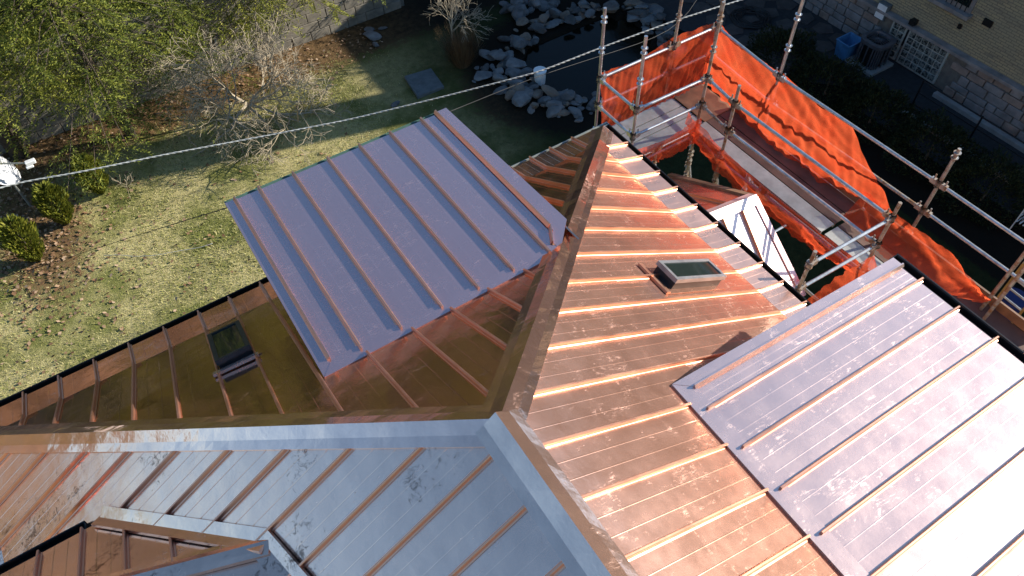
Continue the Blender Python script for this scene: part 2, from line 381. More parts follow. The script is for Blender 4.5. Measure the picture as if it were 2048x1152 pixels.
def roof_face(name, poly, along, seams, mat, cross=0.0, gaps=(), eave_out=0.03, tilt=0.004, parent=house, deck=True, ribs=(0.34, 0.66), top_in=0.0):
    n, a, u, to2, to3 = frame_of(poly, along)
    p2 = [to2(p) for p in poly]
    part = MB().prism([to3(s, t, -0.005) for s, t in p2], n * -0.05).build(name, M['deckwood'], parent)
    smin, smax = min(p[0] for p in p2), max(p[0] for p in p2)
    cuts = [smin] + [s for s in sorted(seams) if smin + 0.03 < s < smax - 0.03] + [smax]
    rnd = random.Random(hash(name) % 1000 if False else len(name) * 13 + len(cuts))
    for i in range(len(cuts) - 1):
        s0, s1 = cuts[i], cuts[i + 1]
        pc = clip(clip(p2, -1, 0, -s0), 1, 0, s1)
        if len(pc) < 3: continue
        pieces = [pc]
        tl, th = min(p[1] for p in pc), max(p[1] for p in pc)
        if cross and th - tl > 1.2 and rnd.random() < cross:
            tc = tl + (th - tl) * rnd.uniform(0.3, 0.65)
            pieces = [clip(pc, 0, 1, tc), clip(pc, 0, -1, -tc)]
        for j, pp in enumerate(pieces):
            if len(pp) < 3: continue
            mb = MB(); tx, ty = rnd.uniform(-1, 1) * tilt, rnd.uniform(-1, 1) * tilt * 0.3
            cs = sum(p[0] for p in pp) / len(pp); ct = sum(p[1] for p in pp) / len(pp)
            lift = 0.004 if j else 0.0
            f = lambda s, t, h=0.0: to3(s, t, h + lift + (s - cs) * tx + (t - ct) * ty * 0.5)
            mb.prism([f(s, t, 0.0015) for s, t in pp], n * -0.003)
            for fr in ribs:
                for dd in (0.0,):
                    s = s0 + (s1 - s0) * fr + dd; sc = seg_clip(pp, s)
                    if sc and sc[1] - sc[0] > 0.15:
                        t0, t1 = sc[0] + 0.01, sc[1] - 0.01; wd, hh = 0.006, 0.0008
                        mb.add([f(s - wd, t0, 0.0012), f(s, t0, hh + 0.0015), f(s + wd, t0, 0.0012), f(s - wd, t1, 0.0012), f(s, t1, hh + 0.0015), f(s + wd, t1, 0.0012)], [(0, 1, 4, 3), (1, 2, 5, 4), (0, 2, 1), (3, 4, 5)])
            mb.build('panel', mat, part)
    for s in cuts[1:-1]:
        sc = seg_clip(p2, s)
        if not sc: continue
        spans = [(sc[0] - eave_out, sc[1] - top_in)]
        for gs, g0, g1 in gaps:
            if abs(gs - s) < 0.05: spans = [(sc[0] - eave_out, g0), (max(g1, sc[0]), sc[1])]
        for t0, t1 in spans:
            if t1 - t0 > 0.06:
                mb = MB(); seam_mesh(mb, to3, s, t0, t1); mb.build('standing_seam', M['cu_seam'], part)
    return part
def cap(name, line, n1, n2, wing, mat, parent=house, h=0.052, jit=0.0022, wings=(1, 1), seed=1):
    """folded strip over a hip or ridge; n1/n2 normals of the two slopes"""
    line = [V(p) for p in line]; n1, n2 = Vector(n1).normalized(), Vector(n2).normalized(); nm = (n1 + n2).normalized()
    pts = []
    for i in range(len(line) - 1):
        k = max(2, int((line[i + 1] - line[i]).length / 0.09))
        for j in range(k): pts.append(line[i].lerp(line[i + 1], j / k))
    pts.append(line[-1])
    rows = []
    for i, p in enumerate(pts):
        d = (pts[min(i + 1, len(pts) - 1)] - pts[max(i - 1, 0)]).normalized()
        def wd(n, other):
            x = d.cross(n).normalized(); return x if x.dot(other) < 0 else -x
        w1, w2 = wd(n1, n2), wd(n2, n1)
        z = lambda k: mnoise.noise(Vector((i * 0.33, k * 7.1, seed * 3.3))) * jit * 2
        ap = p + nm * (h / max(0.5, nm.dot(n1)) + 0.016)
        row = [p + n1 * 0.004 + w1 * (wing * wings[0] + 0.004), p + n1 * (h + z(0)) + w1 * wing * wings[0], p + n1 * (h + z(1)) + w1 * wing * wings[0] * 0.5, ap + nm * z(2) * 0.5,
               p + n2 * (h + z(3)) + w2 * wing * wings[1] * 0.5, p + n2 * (h + z(4)) + w2 * wing * wings[1], p + n2 * 0.004 + w2 * (wing * wings[1] + 0.004)]
        rows.append(row)
    mb = MB(); c = len(rows[0]); vs = [v for r in rows for v in r]
    fs = [(i * c + k, i * c + k + 1, (i + 1) * c + k + 1, (i + 1) * c + k) for i in range(len(rows) - 1) for k in range(c - 1)]
    fs += [tuple(range(c)), tuple(range(len(vs) - 1, len(vs) - c - 1, -1))]
    mb.add(vs, fs); o = mb.build(name, mat, parent)
    return o
def gutter(name, p, q, out, mat, parent=house, wd=0.10, hg=0.09, drop=0.02):
    p, q = V(p), V(q); out = Vector(out); up = Vector((0, 0, 1)); mb = MB()
    prof = [(0.0, 0.0), (0.0, -hg), (wd, -hg), (wd + 0.012, -0.015), (wd + 0.012, 0.0), (wd, 0.0), (wd - 0.008, -0.015), (wd - 0.012, -hg + 0.01), (0.012, -hg + 0.01), (0.012, 0.0)]
    vs = [e + out * x + up * (y - drop) for e in (p, q) for x, y in prof]; n = len(prof)
    mb.add(vs, [(k, (k + 1) % n, n + (k + 1) % n, n + k) for k in range(n)])
    d = (q - p).normalized()
    mb.box((p + d * 0.006) + out * (wd / 2) + up * (-hg / 2 - drop), (0.008, wd, hg * 0.98), (d, out, up))
    mb.box((q - d * 0.006) + out * (wd / 2) + up * (-hg / 2 - drop), (0.008, wd, hg * 0.98), (d, out, up))
    return mb.build(name, mat, parent)

SA = [-3.95, -3.58, -3.2, -2.81, -2.41, -2.0, -1.58, -1.2, -0.8, -0.35, 0.1, 0.5, 0.9, 1.3, 1.7, 2.1, 2.5, 2.84, 3.18, 3.52, 3.9]
SB = [3.95, 3.62, 3.25, 2.88, 2.49, 2.10, 1.69, 1.30, 0.95, 0.58, 0.17, -0.25, -0.68, -1.12] + [-1.12 - 0.42 * k for k in range(1, 19)]
SCC = [-0.13 + 0.407 * k for k in range(-21, 11)]
PK = (0, 0, ZR)
nA, nB, nC = Vector((0, S, 1)).normalized(), Vector((S, 0, 1)).normalized(), Vector((-S, 0, 1)).normalized()
# skylight on the right slope: opening in the seam
TB = lambda x: (D1 - x) * math.sqrt(1 + S * S)
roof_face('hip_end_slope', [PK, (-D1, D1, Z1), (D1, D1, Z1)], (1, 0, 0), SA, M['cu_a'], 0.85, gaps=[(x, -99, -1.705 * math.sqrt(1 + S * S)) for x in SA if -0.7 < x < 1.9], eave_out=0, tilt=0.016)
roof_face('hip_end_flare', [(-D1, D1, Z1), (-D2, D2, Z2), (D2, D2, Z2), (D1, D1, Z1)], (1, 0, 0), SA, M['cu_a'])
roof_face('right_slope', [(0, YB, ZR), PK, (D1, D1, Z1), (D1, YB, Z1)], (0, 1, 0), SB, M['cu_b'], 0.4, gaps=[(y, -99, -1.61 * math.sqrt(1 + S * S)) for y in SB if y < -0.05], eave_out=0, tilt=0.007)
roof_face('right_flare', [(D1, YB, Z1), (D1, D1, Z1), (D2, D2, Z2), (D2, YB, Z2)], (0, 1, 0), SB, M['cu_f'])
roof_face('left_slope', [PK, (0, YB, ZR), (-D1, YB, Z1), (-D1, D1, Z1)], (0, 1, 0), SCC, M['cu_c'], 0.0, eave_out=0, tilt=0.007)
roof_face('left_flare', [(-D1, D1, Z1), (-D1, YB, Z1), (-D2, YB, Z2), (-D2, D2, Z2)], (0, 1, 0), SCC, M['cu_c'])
cap('hip_cap', [PK, (D1, D1, Z1), (D2 - 0.12, D2 - 0.12, Z2 + 0.04)], nA, nB, 0.15, M['cu_cap'], seed=1)
cap('hip_cap', [PK, (-D1, D1, Z1), (-D2, D2, Z2)], nA, nC, 0.15, M['cu_cap'], seed=2)
cap('ridge_cap', [(0, 0.05, ZR), (0, YB, ZR)], nC, nB, 0.155, M['cu_capc'], seed=3, h=0.060)
gutter('gutter', (-D2 - 0.1, D2, Z2), (1.9, D2, Z2), (0, 1, 0), M['gutter'])
gutter('gutter', (1.904, D2, Z2), (D2 + 0.1, D2, Z2), (0, 1, 0), M['zinc'], wd=0.05, hg=0.05)
gutter('gutter', (D2, D2 + 0.0, Z2), (D2, -0.02, Z2), (1, 0, 0), M['gutter'], wd=0.085)
gutter('gutter', (-D2, D2 + 0.1, Z2), (-D2, YB, Z2), (-1, 0, 0), M['gutter'])
# body of the house
mb = MB(); mb.box((0, (YB + 4.0) / 2, 3.0), (8.0, 4.0 - YB, 6.0)); mb.build('wall', M['stucco'], house)
mb = MB(); mb.box((0, (YB + D2) / 2, Z2 - 0.11), (2 * D2 - 0.04, D2 - YB - 0.04, 0.10)); mb.build('soffit', M['fascia'], house)
mb = MB().prism([(-3.95, YB + 0.1, Z2 - 0.05), (3.95, YB + 0.1, Z2 - 0.05), (0, YB + 0.1, ZR - 0.12)], (0, 0.1, 0)); mb.build('gable_wall', M['stucco'], house)

# ---- low shed dormer over the hip end
QL = (0, 1.72, ZR - 1.078); SLL = 0.07; nL = Vector((0, SLL, 1)).normalized()
zl = lambda y: QL[2] - SLL * (y - QL[1])
XL0, XL1, YL0, YL1 = -0.77, 1.97, 1.72, 4.42
pl = lambda x, y: (x, y, zl(y))
SL = [-0.38, 0.02, 0.44, 0.83, 1.22, 1.63]
sd = roof_face('shed_dormer_roof', [pl(XL0 + 0.13, YL0 + 0.11), pl(1.70, YL0 + 0.11), pl(1.74, 1.88), pl(1.84, 2.0), pl(1.84, YL1), pl(XL0 + 0.13, YL1)], (1, 0, 0), SL, M['cu_d'], 0.0, eave_out=0.015, top_in=-0.06)
def lplate(name, poly, h, mat, parent, th=0.004, n=nL):
    return MB().prism([V(p) + n * h for p in poly], n * -th).build(name, mat, parent)
lplate('verge_flashing', [pl(XL0, YL1), pl(XL0, YL0 - 0.02), pl(XL0 + 0.14, YL0 + 0.10), pl(XL0 + 0.14, YL1)], 0.012, M['cu_d'], sd)
lplate('verge_flashing', [pl(1.83, YL1 + 0.03), pl(1.83, 2.0), pl(1.73, 1.88), pl(1.74, 1.74), pl(2.03, 2.05), pl(1.98, YL1 + 0.03)], 0.012, M['cu_d'], sd)
lplate('apron_flashing', [pl(XL0 + 0.0, YL0 - 0.03), pl(1.75, YL0 - 0.01), pl(1.72, YL0 + 0.115), pl(XL0 + 0.13, YL0 + 0.115)], 0.016, M['cu_d'], sd, th=0.04)
def wedge(name, p, q, wd, hg, side, mat, parent, n):
    """sloping upstand: flat back, inclined face"""
    p, q = V(p), V(q); d = (q - p).normalized(); sx = d.cross(n).normalized() * side
    vs = []
    for e in (p, q): vs += [e, e + n * hg, e + n * hg + sx * 0.012, e + sx * wd]
    return MB().add(vs, [(0, 1, 5, 4), (1, 2, 6, 5), (2, 3, 7, 6), (0, 4, 7, 3), (0, 3, 2, 1), (4, 5, 6, 7)]).build(name, mat, parent)
wedge('verge_upstand', V(pl(XL0 + 0.125, YL1)) + nL * 0.012, V(pl(XL0 + 0.125, YL0 + 0.12)) + nL * 0.012, 0.035, 0.038, 1, M['cu_seam'], sd, nL)
wedge('verge_upstand', V(pl(1.84, YL1 + 0.02)) + nL * 0.013, V(pl(1.84, 2.06)) + nL * 0.013, 0.035, 0.04, 1, M['cu_seam'], sd, nL)
wedge('verge_upstand', V(pl(1.84, 2.05)) + nL * 0.013, V(pl(1.73, 1.85)) + nL * 0.013, 0.03, 0.04, 1, M['cu_seam'], sd, nL)
# dormer cheeks, fascia
zc = ZR - 1.32
mb = MB(); mb.prism([(XL0 + 0.25, 1.95, zc + 0.02), (XL0 + 0.25, 4.05, zc - 0.02), (XL0 + 0.25, 4.05, Z1 - 0.05)], (1.78 - XL0 - 0.25, 0, 0)); mb.build('dormer_wall', M['cu_a'], house)
for x in (XL0 + 0.004, 1.965):
    mb = MB(); mb.prism([(x, YL0 + 0.05, zl(YL0) - 0.014), (x, YL1 - 0.01, zl(YL1) - 0.014), (x, YL1 - 0.01, zl(YL1) - 0.15), (x, YL0 + 0.25, zl(YL0) - 0.13)], (0.02, 0, 0)); mb.build('fascia', M['cu_a'], sd)
mb = MB(); mb.box(((XL0 + 1.97) / 2, (2.1 + YL1) / 2, zl(3.3) - 0.085), (2.66, YL1 - 2.14, 0.03), (Vector((1, 0, 0)), Vector((0, 1, -SLL)).normalized(), nL)); mb.build('soffit', M['fascia'], sd)
gutter('gutter', (XL0 + 0.0, YL1 + 0.004, zl(YL1) - 0.005), (1.95, YL1 + 0.004, zl(YL1) - 0.005), (0, 1, 0), M['gutter_green'], wd=0.03, hg=0.05, drop=0.0)

# ---- low shed dormer on the right slope
SLR = 0.0955; nR = Vector((SLR, 0, 1)).normalized(); zr_ = lambda x: ZR - 1.012 - SLR * (x - 1.63)
pr = lambda x, y: (x, y, zr_(x)); YR0 = -0.03
SR = [-0.36 - 0.405 * k for k in range(0, 20)]
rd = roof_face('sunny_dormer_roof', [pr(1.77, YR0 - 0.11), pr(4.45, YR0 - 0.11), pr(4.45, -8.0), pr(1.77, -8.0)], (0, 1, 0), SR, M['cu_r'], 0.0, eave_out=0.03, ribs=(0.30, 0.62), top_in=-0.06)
lplate('apron_flashing', [pr(1.62, YR0), pr(1.78, YR0 - 0.12), pr(1.78, -8.0), pr(1.62, -8.0)], 0.016, M['cu_r'], rd, n=nR, th=0.04)
lplate('verge_flashing', [pr(1.62, YR0 + 0.002), pr(4.47, YR0 + 0.002), pr(4.47, YR0 - 0.12), pr(1.78, YR0 - 0.12)], 0.019, M['cu_r'], rd, n=nR)
wedge('verge_upstand', V(pr(1.76, YR0 - 0.105)) + nR * 0.02, V(pr(4.46, YR0 - 0.105)) + nR * 0.02, 0.03, 0.03, 1, M['cu_r'], rd, nR)
mb = MB(); mb.prism([(1.75, YR0 - 0.004, zr_(1.75) - 0.01), (4.44, YR0 - 0.004, zr_(4.44) - 0.01), (4.44, YR0 - 0.004, zr_(4.44) - 0.17), (1.95, YR0 - 0.004, zr_(1.95) - 0.14)], (0, -0.03, 0)); mb.build('fascia', M['fascia'], rd)
mb = MB(); mb.prism([(1.9, YR0 - 0.22, zr_(1.9) - 0.05), (4.08, YR0 - 0.22, zr_(4.08) - 0.06), (4.08, YR0 - 0.22, Z1 - 0.2)], (0, -7.5, 0)); mb.build('dormer_wall', M['cu_a'], house)
gutter('gutter', (4.45, YR0 + 0.02, zr_(4.45)), (4.45, -8.0, zr_(4.45)), (1, 0, 0), M['gutter'], wd=0.11, drop=0.005)

# ---- cross gable at the lower left
vl = Vector((-2.93, 1.98, ZR - 1.86)); T = Vector((-1.70, 0.60, ZR - 1.085))
n1 = (T - vl).cross(Vector((-1, 0, 0))); n1 = n1 if n1.z > 0 else -n1; n1.normalize()
re_ = V(onP((313, 1149), n1, vl)); rdir = (re_ - T); RE = T + rdir * 2.6
evE = vl + Vector((-2.6, 0, 0))
cg = roof_face('cross_gable_slope', [vl, T, RE, evE], (1, 0, 0), [-2.93 + 0.18 - 0.36 * k for k in range(-3, 8)], M['cu_c'], 0.0, eave_out=0.0)
b2 = V(onP((600, 1160), nC, PK)); b2d = (b2 - T) * 2.2
n2 = rdir.cross(b2 - T); n2 = n2 if n2.z > 0 else -n2; n2.normalize()
roof_face('cross_gable_rear_slope', [T, T + b2d, RE + b2d, RE], tuple(rdir.normalized()), [], M['cu_c'], 0.0)
cap('gable_ridge_cap', [T + rdir * -0.02, RE], n1, n2, 0.09, M['cu_capc'], seed=5, h=0.045)
def strip(name, p, q, n, side, w0, w1, h, th, mat, parent):
    p, q = V(p), V(q); d = (q - p).normalized(); x = d.cross(n).normalized(); x = x if x.dot(side) > 0 else -x
    return MB().prism([p + x * w0 + n * h, q + x * w0 + n * h, q + x * w1 + n * h, p + x * w1 + n * h], n * -th).build(name, mat, parent)
vd = (T - vl).normalized()
strip('valley_flashing', vl, T, nC, Vector((1, 1, 0)), -0.004, 0.115, 0.046, 0.03, M['cu_capc'], cg)
strip('valley_flashing', vl - vd * 0.02, T, n1, Vector((-1, -1, 0)), 0.002, 0.10, 0.046, 0.03, M['cu_c'], cg)
cv = (b2 - T).normalized()
strip('valley_flashing', T - cv * 0.05, T + b2d, nC, Vector((1, 0, 0)), 0.0, 0.09, 0.047, 0.03, M['cu_capc'], cg)
strip('valley_flashing', T, T + b2d, n2, Vector((-1, 0, 0)), 0.0, 0.13, 0.03, 0.02, M['cu_capc'], cg)
gutter('gutter', V(onY((172, 1066), 1.99)) + Vector((0.02, 0, 0.0)), V(onY((172, 1066), 1.99)) + Vector((-2.4, 0, 0.0)), (0, 1, 0), M['gutter'], wd=0.10, drop=-0.02)

# ---- skylights
def skylight(pxs, n, q, hgt, name, axd, size=None):
    n = Vector(n); qq = V(q) + n * hgt
    c = [V(onP(p, n, qq)) for p in pxs]
    ctr = sum(c, Vector()) / 4
    ax = Vector(axd); ax = (ax - n * ax.dot(n)).normalized(); ay = n.cross(ax)
    L = (((c[1] - c[0]).length + (c[2] - c[3]).length) / 2); Wd = ((c[3] - c[0]).length + (c[2] - c[1]).length) / 2
    if size: L, Wd = size
    base = ctr - n * hgt
    root = MB().box(base + n * (hgt / 2 - 0.01), (L * 0.95, Wd * 0.92, hgt + 0.0), (ax, ay, n)).build(name, M['frame_black'], house, bevel=0.004)
    mb = MB(); t = 0.045
    for sx in (-1, 1): mb.box(ctr + ax * sx * (L / 2 - t / 2), (t, Wd, 0.05), (ax, ay, n))
    for sy in (-1, 1): mb.box(ctr + ay * sy * (Wd / 2 - t / 2), (L - 2 * t, t, 0.05), (ax, ay, n))
    fr = mb.build('frame', M['frame_alu'] if 'B' in pxs_kind else M['frame_black'], root)
    MB().box(ctr + n * 0.008, (L - 2 * t - 0.002, Wd - 2 * t - 0.002, 0.012), (ax, ay, n)).build('pane', M['glass'], root)
    MB().prism([base + ax * a * (L / 2 + 0.06) + ay * b * (Wd / 2 + 0.05) + n * 0.012 for a, b in ((-1, -1), (1, -1), (1, 1), (-1, 1))], n * -0.005).build('flashing', M['cu_b'] if 'B' in pxs_kind else M['cu_a'], root)
    return root, ctr, ax, ay, L, Wd, base
pxs_kind = 'B'
root, ctr, ax, ay, L, Wd, base = skylight([(1313, 522), (1419, 523), (1450, 557), (1350, 562)], nB, PK, 0.13, 'skylight', (1, 0, 0))
tag(root, 'skylight with aluminium frame on the sunlit slope')
MB().bar(base - ax * (L / 2 + 0.09) - ay * 0.20 + nB * 0.02, base - ax * (L / 2 + 0.09) + ay * 0.26 + nB * 0.02, 0.06, 0.03, nB).build('upper_flashing', M['cu_seam'], root)
pxs_kind = 'A'
root, ctr, ax, ay, L, Wd, base = skylight([(418, 660), (478, 645), (500, 702), (434, 733)], nA, PK, 0.10, 'skylight', (1, 0, 0), (0.36, 0.92))
tag(root, 'dark skylight in the shaded hip end')
MB().bar(V(onP((427, 750), nA, V(PK) + nA * 0.03)), V(onP((517, 708), nA, V(PK) + nA * 0.03)), 0.07, 0.03, nA).build('upper_flashing', M['cu_r'], root)

# ---- small gabled porch roof below the right eave
T0 = Vector((4.03, 2.4, ZR - 2.83)); R2 = Vector((5.53, 2.4, ZR - 3.10)); rdx = (R2 - T0).normalized(); sR = R2.dot(rdx)
EL, ER = Vector((5.53, 4.03, ZR - 3.97)), Vector((5.53, 1.15, ZR - 4.0)); WL, WR = EL + (T0 - R2), ER + (T0 - R2)
roof_face('porch_roof_slope', [T0, R2, EL, WL], tuple(rdx), [sR - 0.40, sR - 0.82], M['cu_b'], 0, ribs=())
roof_face('porch_roof_slope', [T0, R2, ER, WR], tuple(rdx), [sR - 0.30, sR - 0.68], M['cu_glint'], 0, ribs=())
na = (R2 - T0).cross(EL - T0).normalized(); na = na if na.z > 0 else -na
nb_ = (R2 - T0).cross(ER - T0).normalized(); nb_ = nb_ if nb_.z > 0 else -nb_
cap('porch_ridge_cap', [R2 + rdx * 0.02, T0], na, nb_, 0.10, M['cu_glint'], seed=9, h=0.05)
MB().bar(R2 + rdx * 0.03 + na * 0.01, EL + rdx * 0.03 + na * 0.01, 0.09, 0.05, na).build('verge_board', M['oldwood'], house)
MB().bar(R2 + rdx * 0.02 + nb_ * 0.006, ER + rdx * 0.02 + nb_ * 0.006, 0.10, 0.03, nb_).build('verge_flashing', M['cu_d'], house)
MB().prism([(5.3, 3.75, 0), (5.3, 1.42, 0), (5.3, 1.42, ZR - 3.88), (5.3, 2.4, ZR - 3.2), (5.3, 3.75, ZR - 3.9)], (-1.3, 0, 0)).build('porch_wall', M['stucco'], house)

# ================================================================== ground, pond
POND = [onZ(p)[:2] for p in ((1040, 135), (1052, 102), (1090, 78), (1150, 55), (1210, 38), (1262, 42), (1290, 75), (1318, 118), (1300, 175), (1230, 205), (1160, 192), (1090, 172))]
def in_poly(x, y, P):
    c = False; j = len(P) - 1
    for i in range(len(P)):
        if (P[i][1] > y) != (P[j][1] > y) and x < (P[j][0] - P[i][0]) * (y - P[i][1]) / (P[j][1] - P[i][1]) + P[i][0]: c = not c
        j = i
    return c
pc = np.mean(POND, axis=0)
YW = 18.35                                             # garden wall
def terr(x, y): return 0.0
xs = [-400, -120, -50, -25] + list(np.arange(-16, 26.01, 0.35)) + [32, 60, 120, 400]
ys = [-400, -120, -50, -20, -8] + list(np.arange(0, 24.01, 0.35)) + [30, 60, 120, 400]
vs, fs = [], []
soil = []
def soil_at(x, y):
    s = 0.0
    s = max(s, 1.0 - (YW - y - 0.6) / 2.2 if y < YW + 1 and x > -6 else 0)           # bed along the garden wall
    if y > YW + 1: s = 0.8
    s = max(s, 0.95 - math.hypot((x + 4.6) / 1.3, (y - 15.0) / 3.2) * 0.55)                # leaf litter round the small shrubs
    s = max(s, 1.1 - abs(math.hypot((x - pc[0]) / 1.25, (y - pc[1])) - 2.2) * 0.6)       # pond bank
    if x > 13.2 and y < 14: s = max(s, 0.9)
    return max(0.0, min(1.0, s))
for y in ys:
    for x in xs:
        d = math.hypot(x - pc[0], y - pc[1]); z = 0.0
        if in_poly(x, y, POND): z = -0.45
        vs.append((x, y, z + (mnoise.noise(Vector((x * 0.4, y * 0.4, 0))) * 0.03 if abs(x) < 30 and z == 0 else 0))); soil.append(soil_at(x, y))
nx = len(xs)
fs = [(j * nx + i, j * nx + i + 1, (j + 1) * nx + i + 1, (j + 1) * nx + i) for j in range(len(ys) - 1) for i in range(nx - 1)]
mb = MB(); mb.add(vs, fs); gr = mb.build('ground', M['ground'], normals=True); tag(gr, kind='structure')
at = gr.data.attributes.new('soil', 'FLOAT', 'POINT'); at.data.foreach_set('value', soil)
wx0, wy0 = np.min(POND, axis=0); wx1, wy1 = np.max(POND, axis=0)
P3 = [(pc[0] + (p[0] - pc[0]) * 1.12, pc[1] + (p[1] - pc[1]) * 1.12, -0.10) for p in POND]
wt = MB().add(P3, [tuple(range(len(P3)))]).build('pond_water', M['water']); tag(wt, kind='structure')

# grass blades and dead leaves on the sunlit lawn
def blades(n, x0, x1, y0, y1, hmin, hmax):
    x = RNG.uniform(x0, x1, n); y = RNG.uniform(y0, y1, n)
    keep = np.array([RNG.random() > soil_at(a, b) * 1.05 and not in_poly(a, b, POND) and b < YW - 0.2 for a, b in zip(x, y)])
    x, y = x[keep], y[keep]; n = len(x); h = RNG.uniform(hmin, hmax, n); an = RNG.uniform(0, 2 * np.pi, n); tl = RNG.uniform(0.2, 1.3, n) * h; wd = RNG.uniform(0.006, 0.013, n)
    ta = RNG.uniform(0, 2 * np.pi, n)
    z0 = np.full(n, -0.01)
    v = np.empty((n, 3, 3)); v[:, 0] = np.c_[x - wd * np.cos(an), y - wd * np.sin(an), z0]; v[:, 1] = np.c_[x + wd * np.cos(an), y + wd * np.sin(an), z0]
    v[:, 2] = np.c_[x + tl * np.cos(ta), y + tl * np.sin(ta), z0 + h]
    return v.reshape(-1, 3)
gv = np.vstack([blades(90000, -11, 4.5, 8.5, 18.3, 0.03, 0.08), blades(3000, 3, 6, 8, 18, 0.03, 0.06)])
tag(np_mesh('lawn_grass', gv, np.arange(len(gv)), 3, M['grass']), 'short patchy straw and green lawn grass', 'grass', kind='stuff')
def leaf_quads(n, fx):
    c = np.array([fx() for _ in range(n)]); a = RNG.uniform(0, 2 * np.pi, n); s = RNG.uniform(0.025, 0.06, n)
    d = np.c_[np.cos(a), np.sin(a), RNG.uniform(-.5, .5, n)] * s[:, None]; e = np.c_[-np.sin(a), np.cos(a), RNG.uniform(-.5, .5, n)] * s[:, None] * 0.7
    c = np.c_[c, np.full(n, 0.035)]
    v = np.stack([c - d, c + e, c + d, c - e], 1).reshape(-1, 3); return v
def leaf_pos():
    r = random.random()
    if r < 0.55: return (random.gauss(-4.7, 1.0), random.gauss(14.6, 1.9))
    if r < 0.8: return (random.uniform(-6, 6), YW - abs(random.gauss(0.3, 0.9)))
    return (random.uniform(-8, 4), random.uniform(9, 18))
lv = leaf_quads(2600, leaf_pos)
tag(np_mesh('leaf_litter', lv, np.arange(len(lv)), 4, M['leaves']), 'scattered dry brown leaves on the lawn edge', 'leaves', kind='stuff')

# ================================================================== garden wall of blocks
wall = MB().box((-3.0, YW + 0.17, 1.12), (21.0, 0.24, 2.36)).build('garden_wall', M['mortar'])
tag(wall, 'tall grey block garden wall behind the trees', 'wall')
bw, bh = 0.62, 0.30; bme = []
for k in range(4):
    rr = random.Random(k); b = MB().box((0, 0, 0), (bw - 0.018, 0.09, bh - 0.016)); o = b
    me = bpy.data.meshes.new('block'); me.from_pydata(b.v, [], b.f)
    bm = bmesh.new(); bm.from_mesh(me); bmesh.ops.recalc_face_normals(bm, faces=bm.faces); bmesh.ops.bevel(bm, geom=bm.edges[:], offset=0.012, segments=1, affect='EDGES')
    for v in bm.verts: v.co += Vector((rr.uniform(-1, 1), rr.uniform(-1, 1), rr.uniform(-1, 1))) * 0.004
    bm.to_mesh(me); bm.free(); me.materials.append(M['block']); bme.append(me)
cnt = 0
for r in range(8):
    for i in range(34):
        x = -13.4 + i * bw + (r % 2) * bw / 2
        if x > 7.3 or x < -13.2 or cnt >= 300: continue
        if x < -9 and r > 5: continue
        o = bpy.data.objects.new('block', bme[(i * 3 + r) % 4]); COL.objects.link(o); o.location = (x, YW + 0.03 + random.uniform(-0.006, 0.006), -0.02 + bh * (r + 0.5)); put(o, wall); cnt += 1
MB().box((-3.0, YW + 0.14, 2.36), (21.1, 0.42, 0.10)).build('coping', M['cap_stone'], wall)

# ================================================================== rocks round the pond
def rock_mesh(k):
    rr = random.Random(100 + k); bm = bmesh.new(); bmesh.ops.create_icosphere(bm, subdivisions=2, radius=1)
    planes = [(Vector((rr.gauss(0, 1), rr.gauss(0, 1), rr.gauss(0, 1))).normalized(), rr.uniform(0.55, 0.85)) for _ in range(9)]
    for v in bm.verts:
        for n, d in planes:
            t = v.co.dot(n)
            if t > d: v.co -= n * (t - d)
        v.co *= 1 + 0.06 * mnoise.noise(v.co * 2.3 + Vector((k, 0, 0)))
        v.co.z *= 0.62
    me = bpy.data.meshes.new('rock'); bm.to_mesh(me); bm.free(); me.materials.append(M[('rock', 'rock_b', 'rock_d', 'rock_l')[k % 4]]); return me
RM = [rock_mesh(k) for k in range(12)]
def rock(x, y, s, z=None, label='grey field stone in the heap round the garden pond', group='field stones round the pond'):
    o = bpy.data.objects.new('rock', random.choice(RM)); COL.objects.link(o)
    o.scale = (s * random.uniform(0.8, 1.7), s * random.uniform(0.6, 1.1), s * random.uniform(0.4, 1.0))
    o.rotation_euler = (random.uniform(-0.35, 0.35), random.uniform(-0.35, 0.35), random.uniform(0, 6.3))
    o.location = (x, y, s * 0.28 if z is None else z); tag(o, label, 'rock', group)
bank = [[(1020, 150), (1040, 175), (1080, 190), (1130, 200), (1185, 212), (1230, 222)], [(1000, 135), (1022, 110), (1040, 85), (1075, 60), (1120, 40), (1165, 25), (1200, 15)],
        [(1010, 22), (1060, 18), (1110, 12)], [(1270, 22), (1300, 45), (1325, 75), (1348, 108)], [(1262, 10), (1290, 22), (1330, 60)], [(985, 155), (1040, 190), (1100, 215), (1180, 230)], [(960, 150), (990, 120), (1010, 80), (1030, 40)]]
nr = 0
for bi, path in enumerate(bank):
    g = [onZ(p)[:2] for p in path]
    for i in range(len(g) - 1):
        L = np.linalg.norm(g[i + 1] - g[i]); k = max(3, int(L / 0.062))
        for j in range(k):
            if nr > 272: break
            q = g[i] + (g[i + 1] - g[i]) * random.random() + np.array([random.gauss(0, 0.2), random.gauss(0, 0.2)])
            if in_poly(q[0], q[1], POND) and random.random() < 0.85: continue
            s = random.choice([0.08, 0.10, 0.13, 0.16, 0.20, 0.28]) * random.uniform(0.8, 1.2)
            rock(q[0], q[1], s, z=s * 0.25 + (random.uniform(0, 0.18) if random.random() < 0.4 else 0)); nr += 1
for p, s in (((745, 75), 0.22), ((738, 62), 0.18), ((752, 92), 0.15), ((765, 58), 0.12)):
    q = onZ(p); rock(q[0], q[1], s, label='stone in the little pile by the garden wall end', group='stones by the wall end')
q = onZ((790, 211)); rock(q[0], q[1], 0.13, label='single pale stone lying alone on the shaded lawn', group=None)
q = onZ((965, 155)); rock(q[0], q[1], 0.30, label='big tan boulder left of the stone heap', group=None)
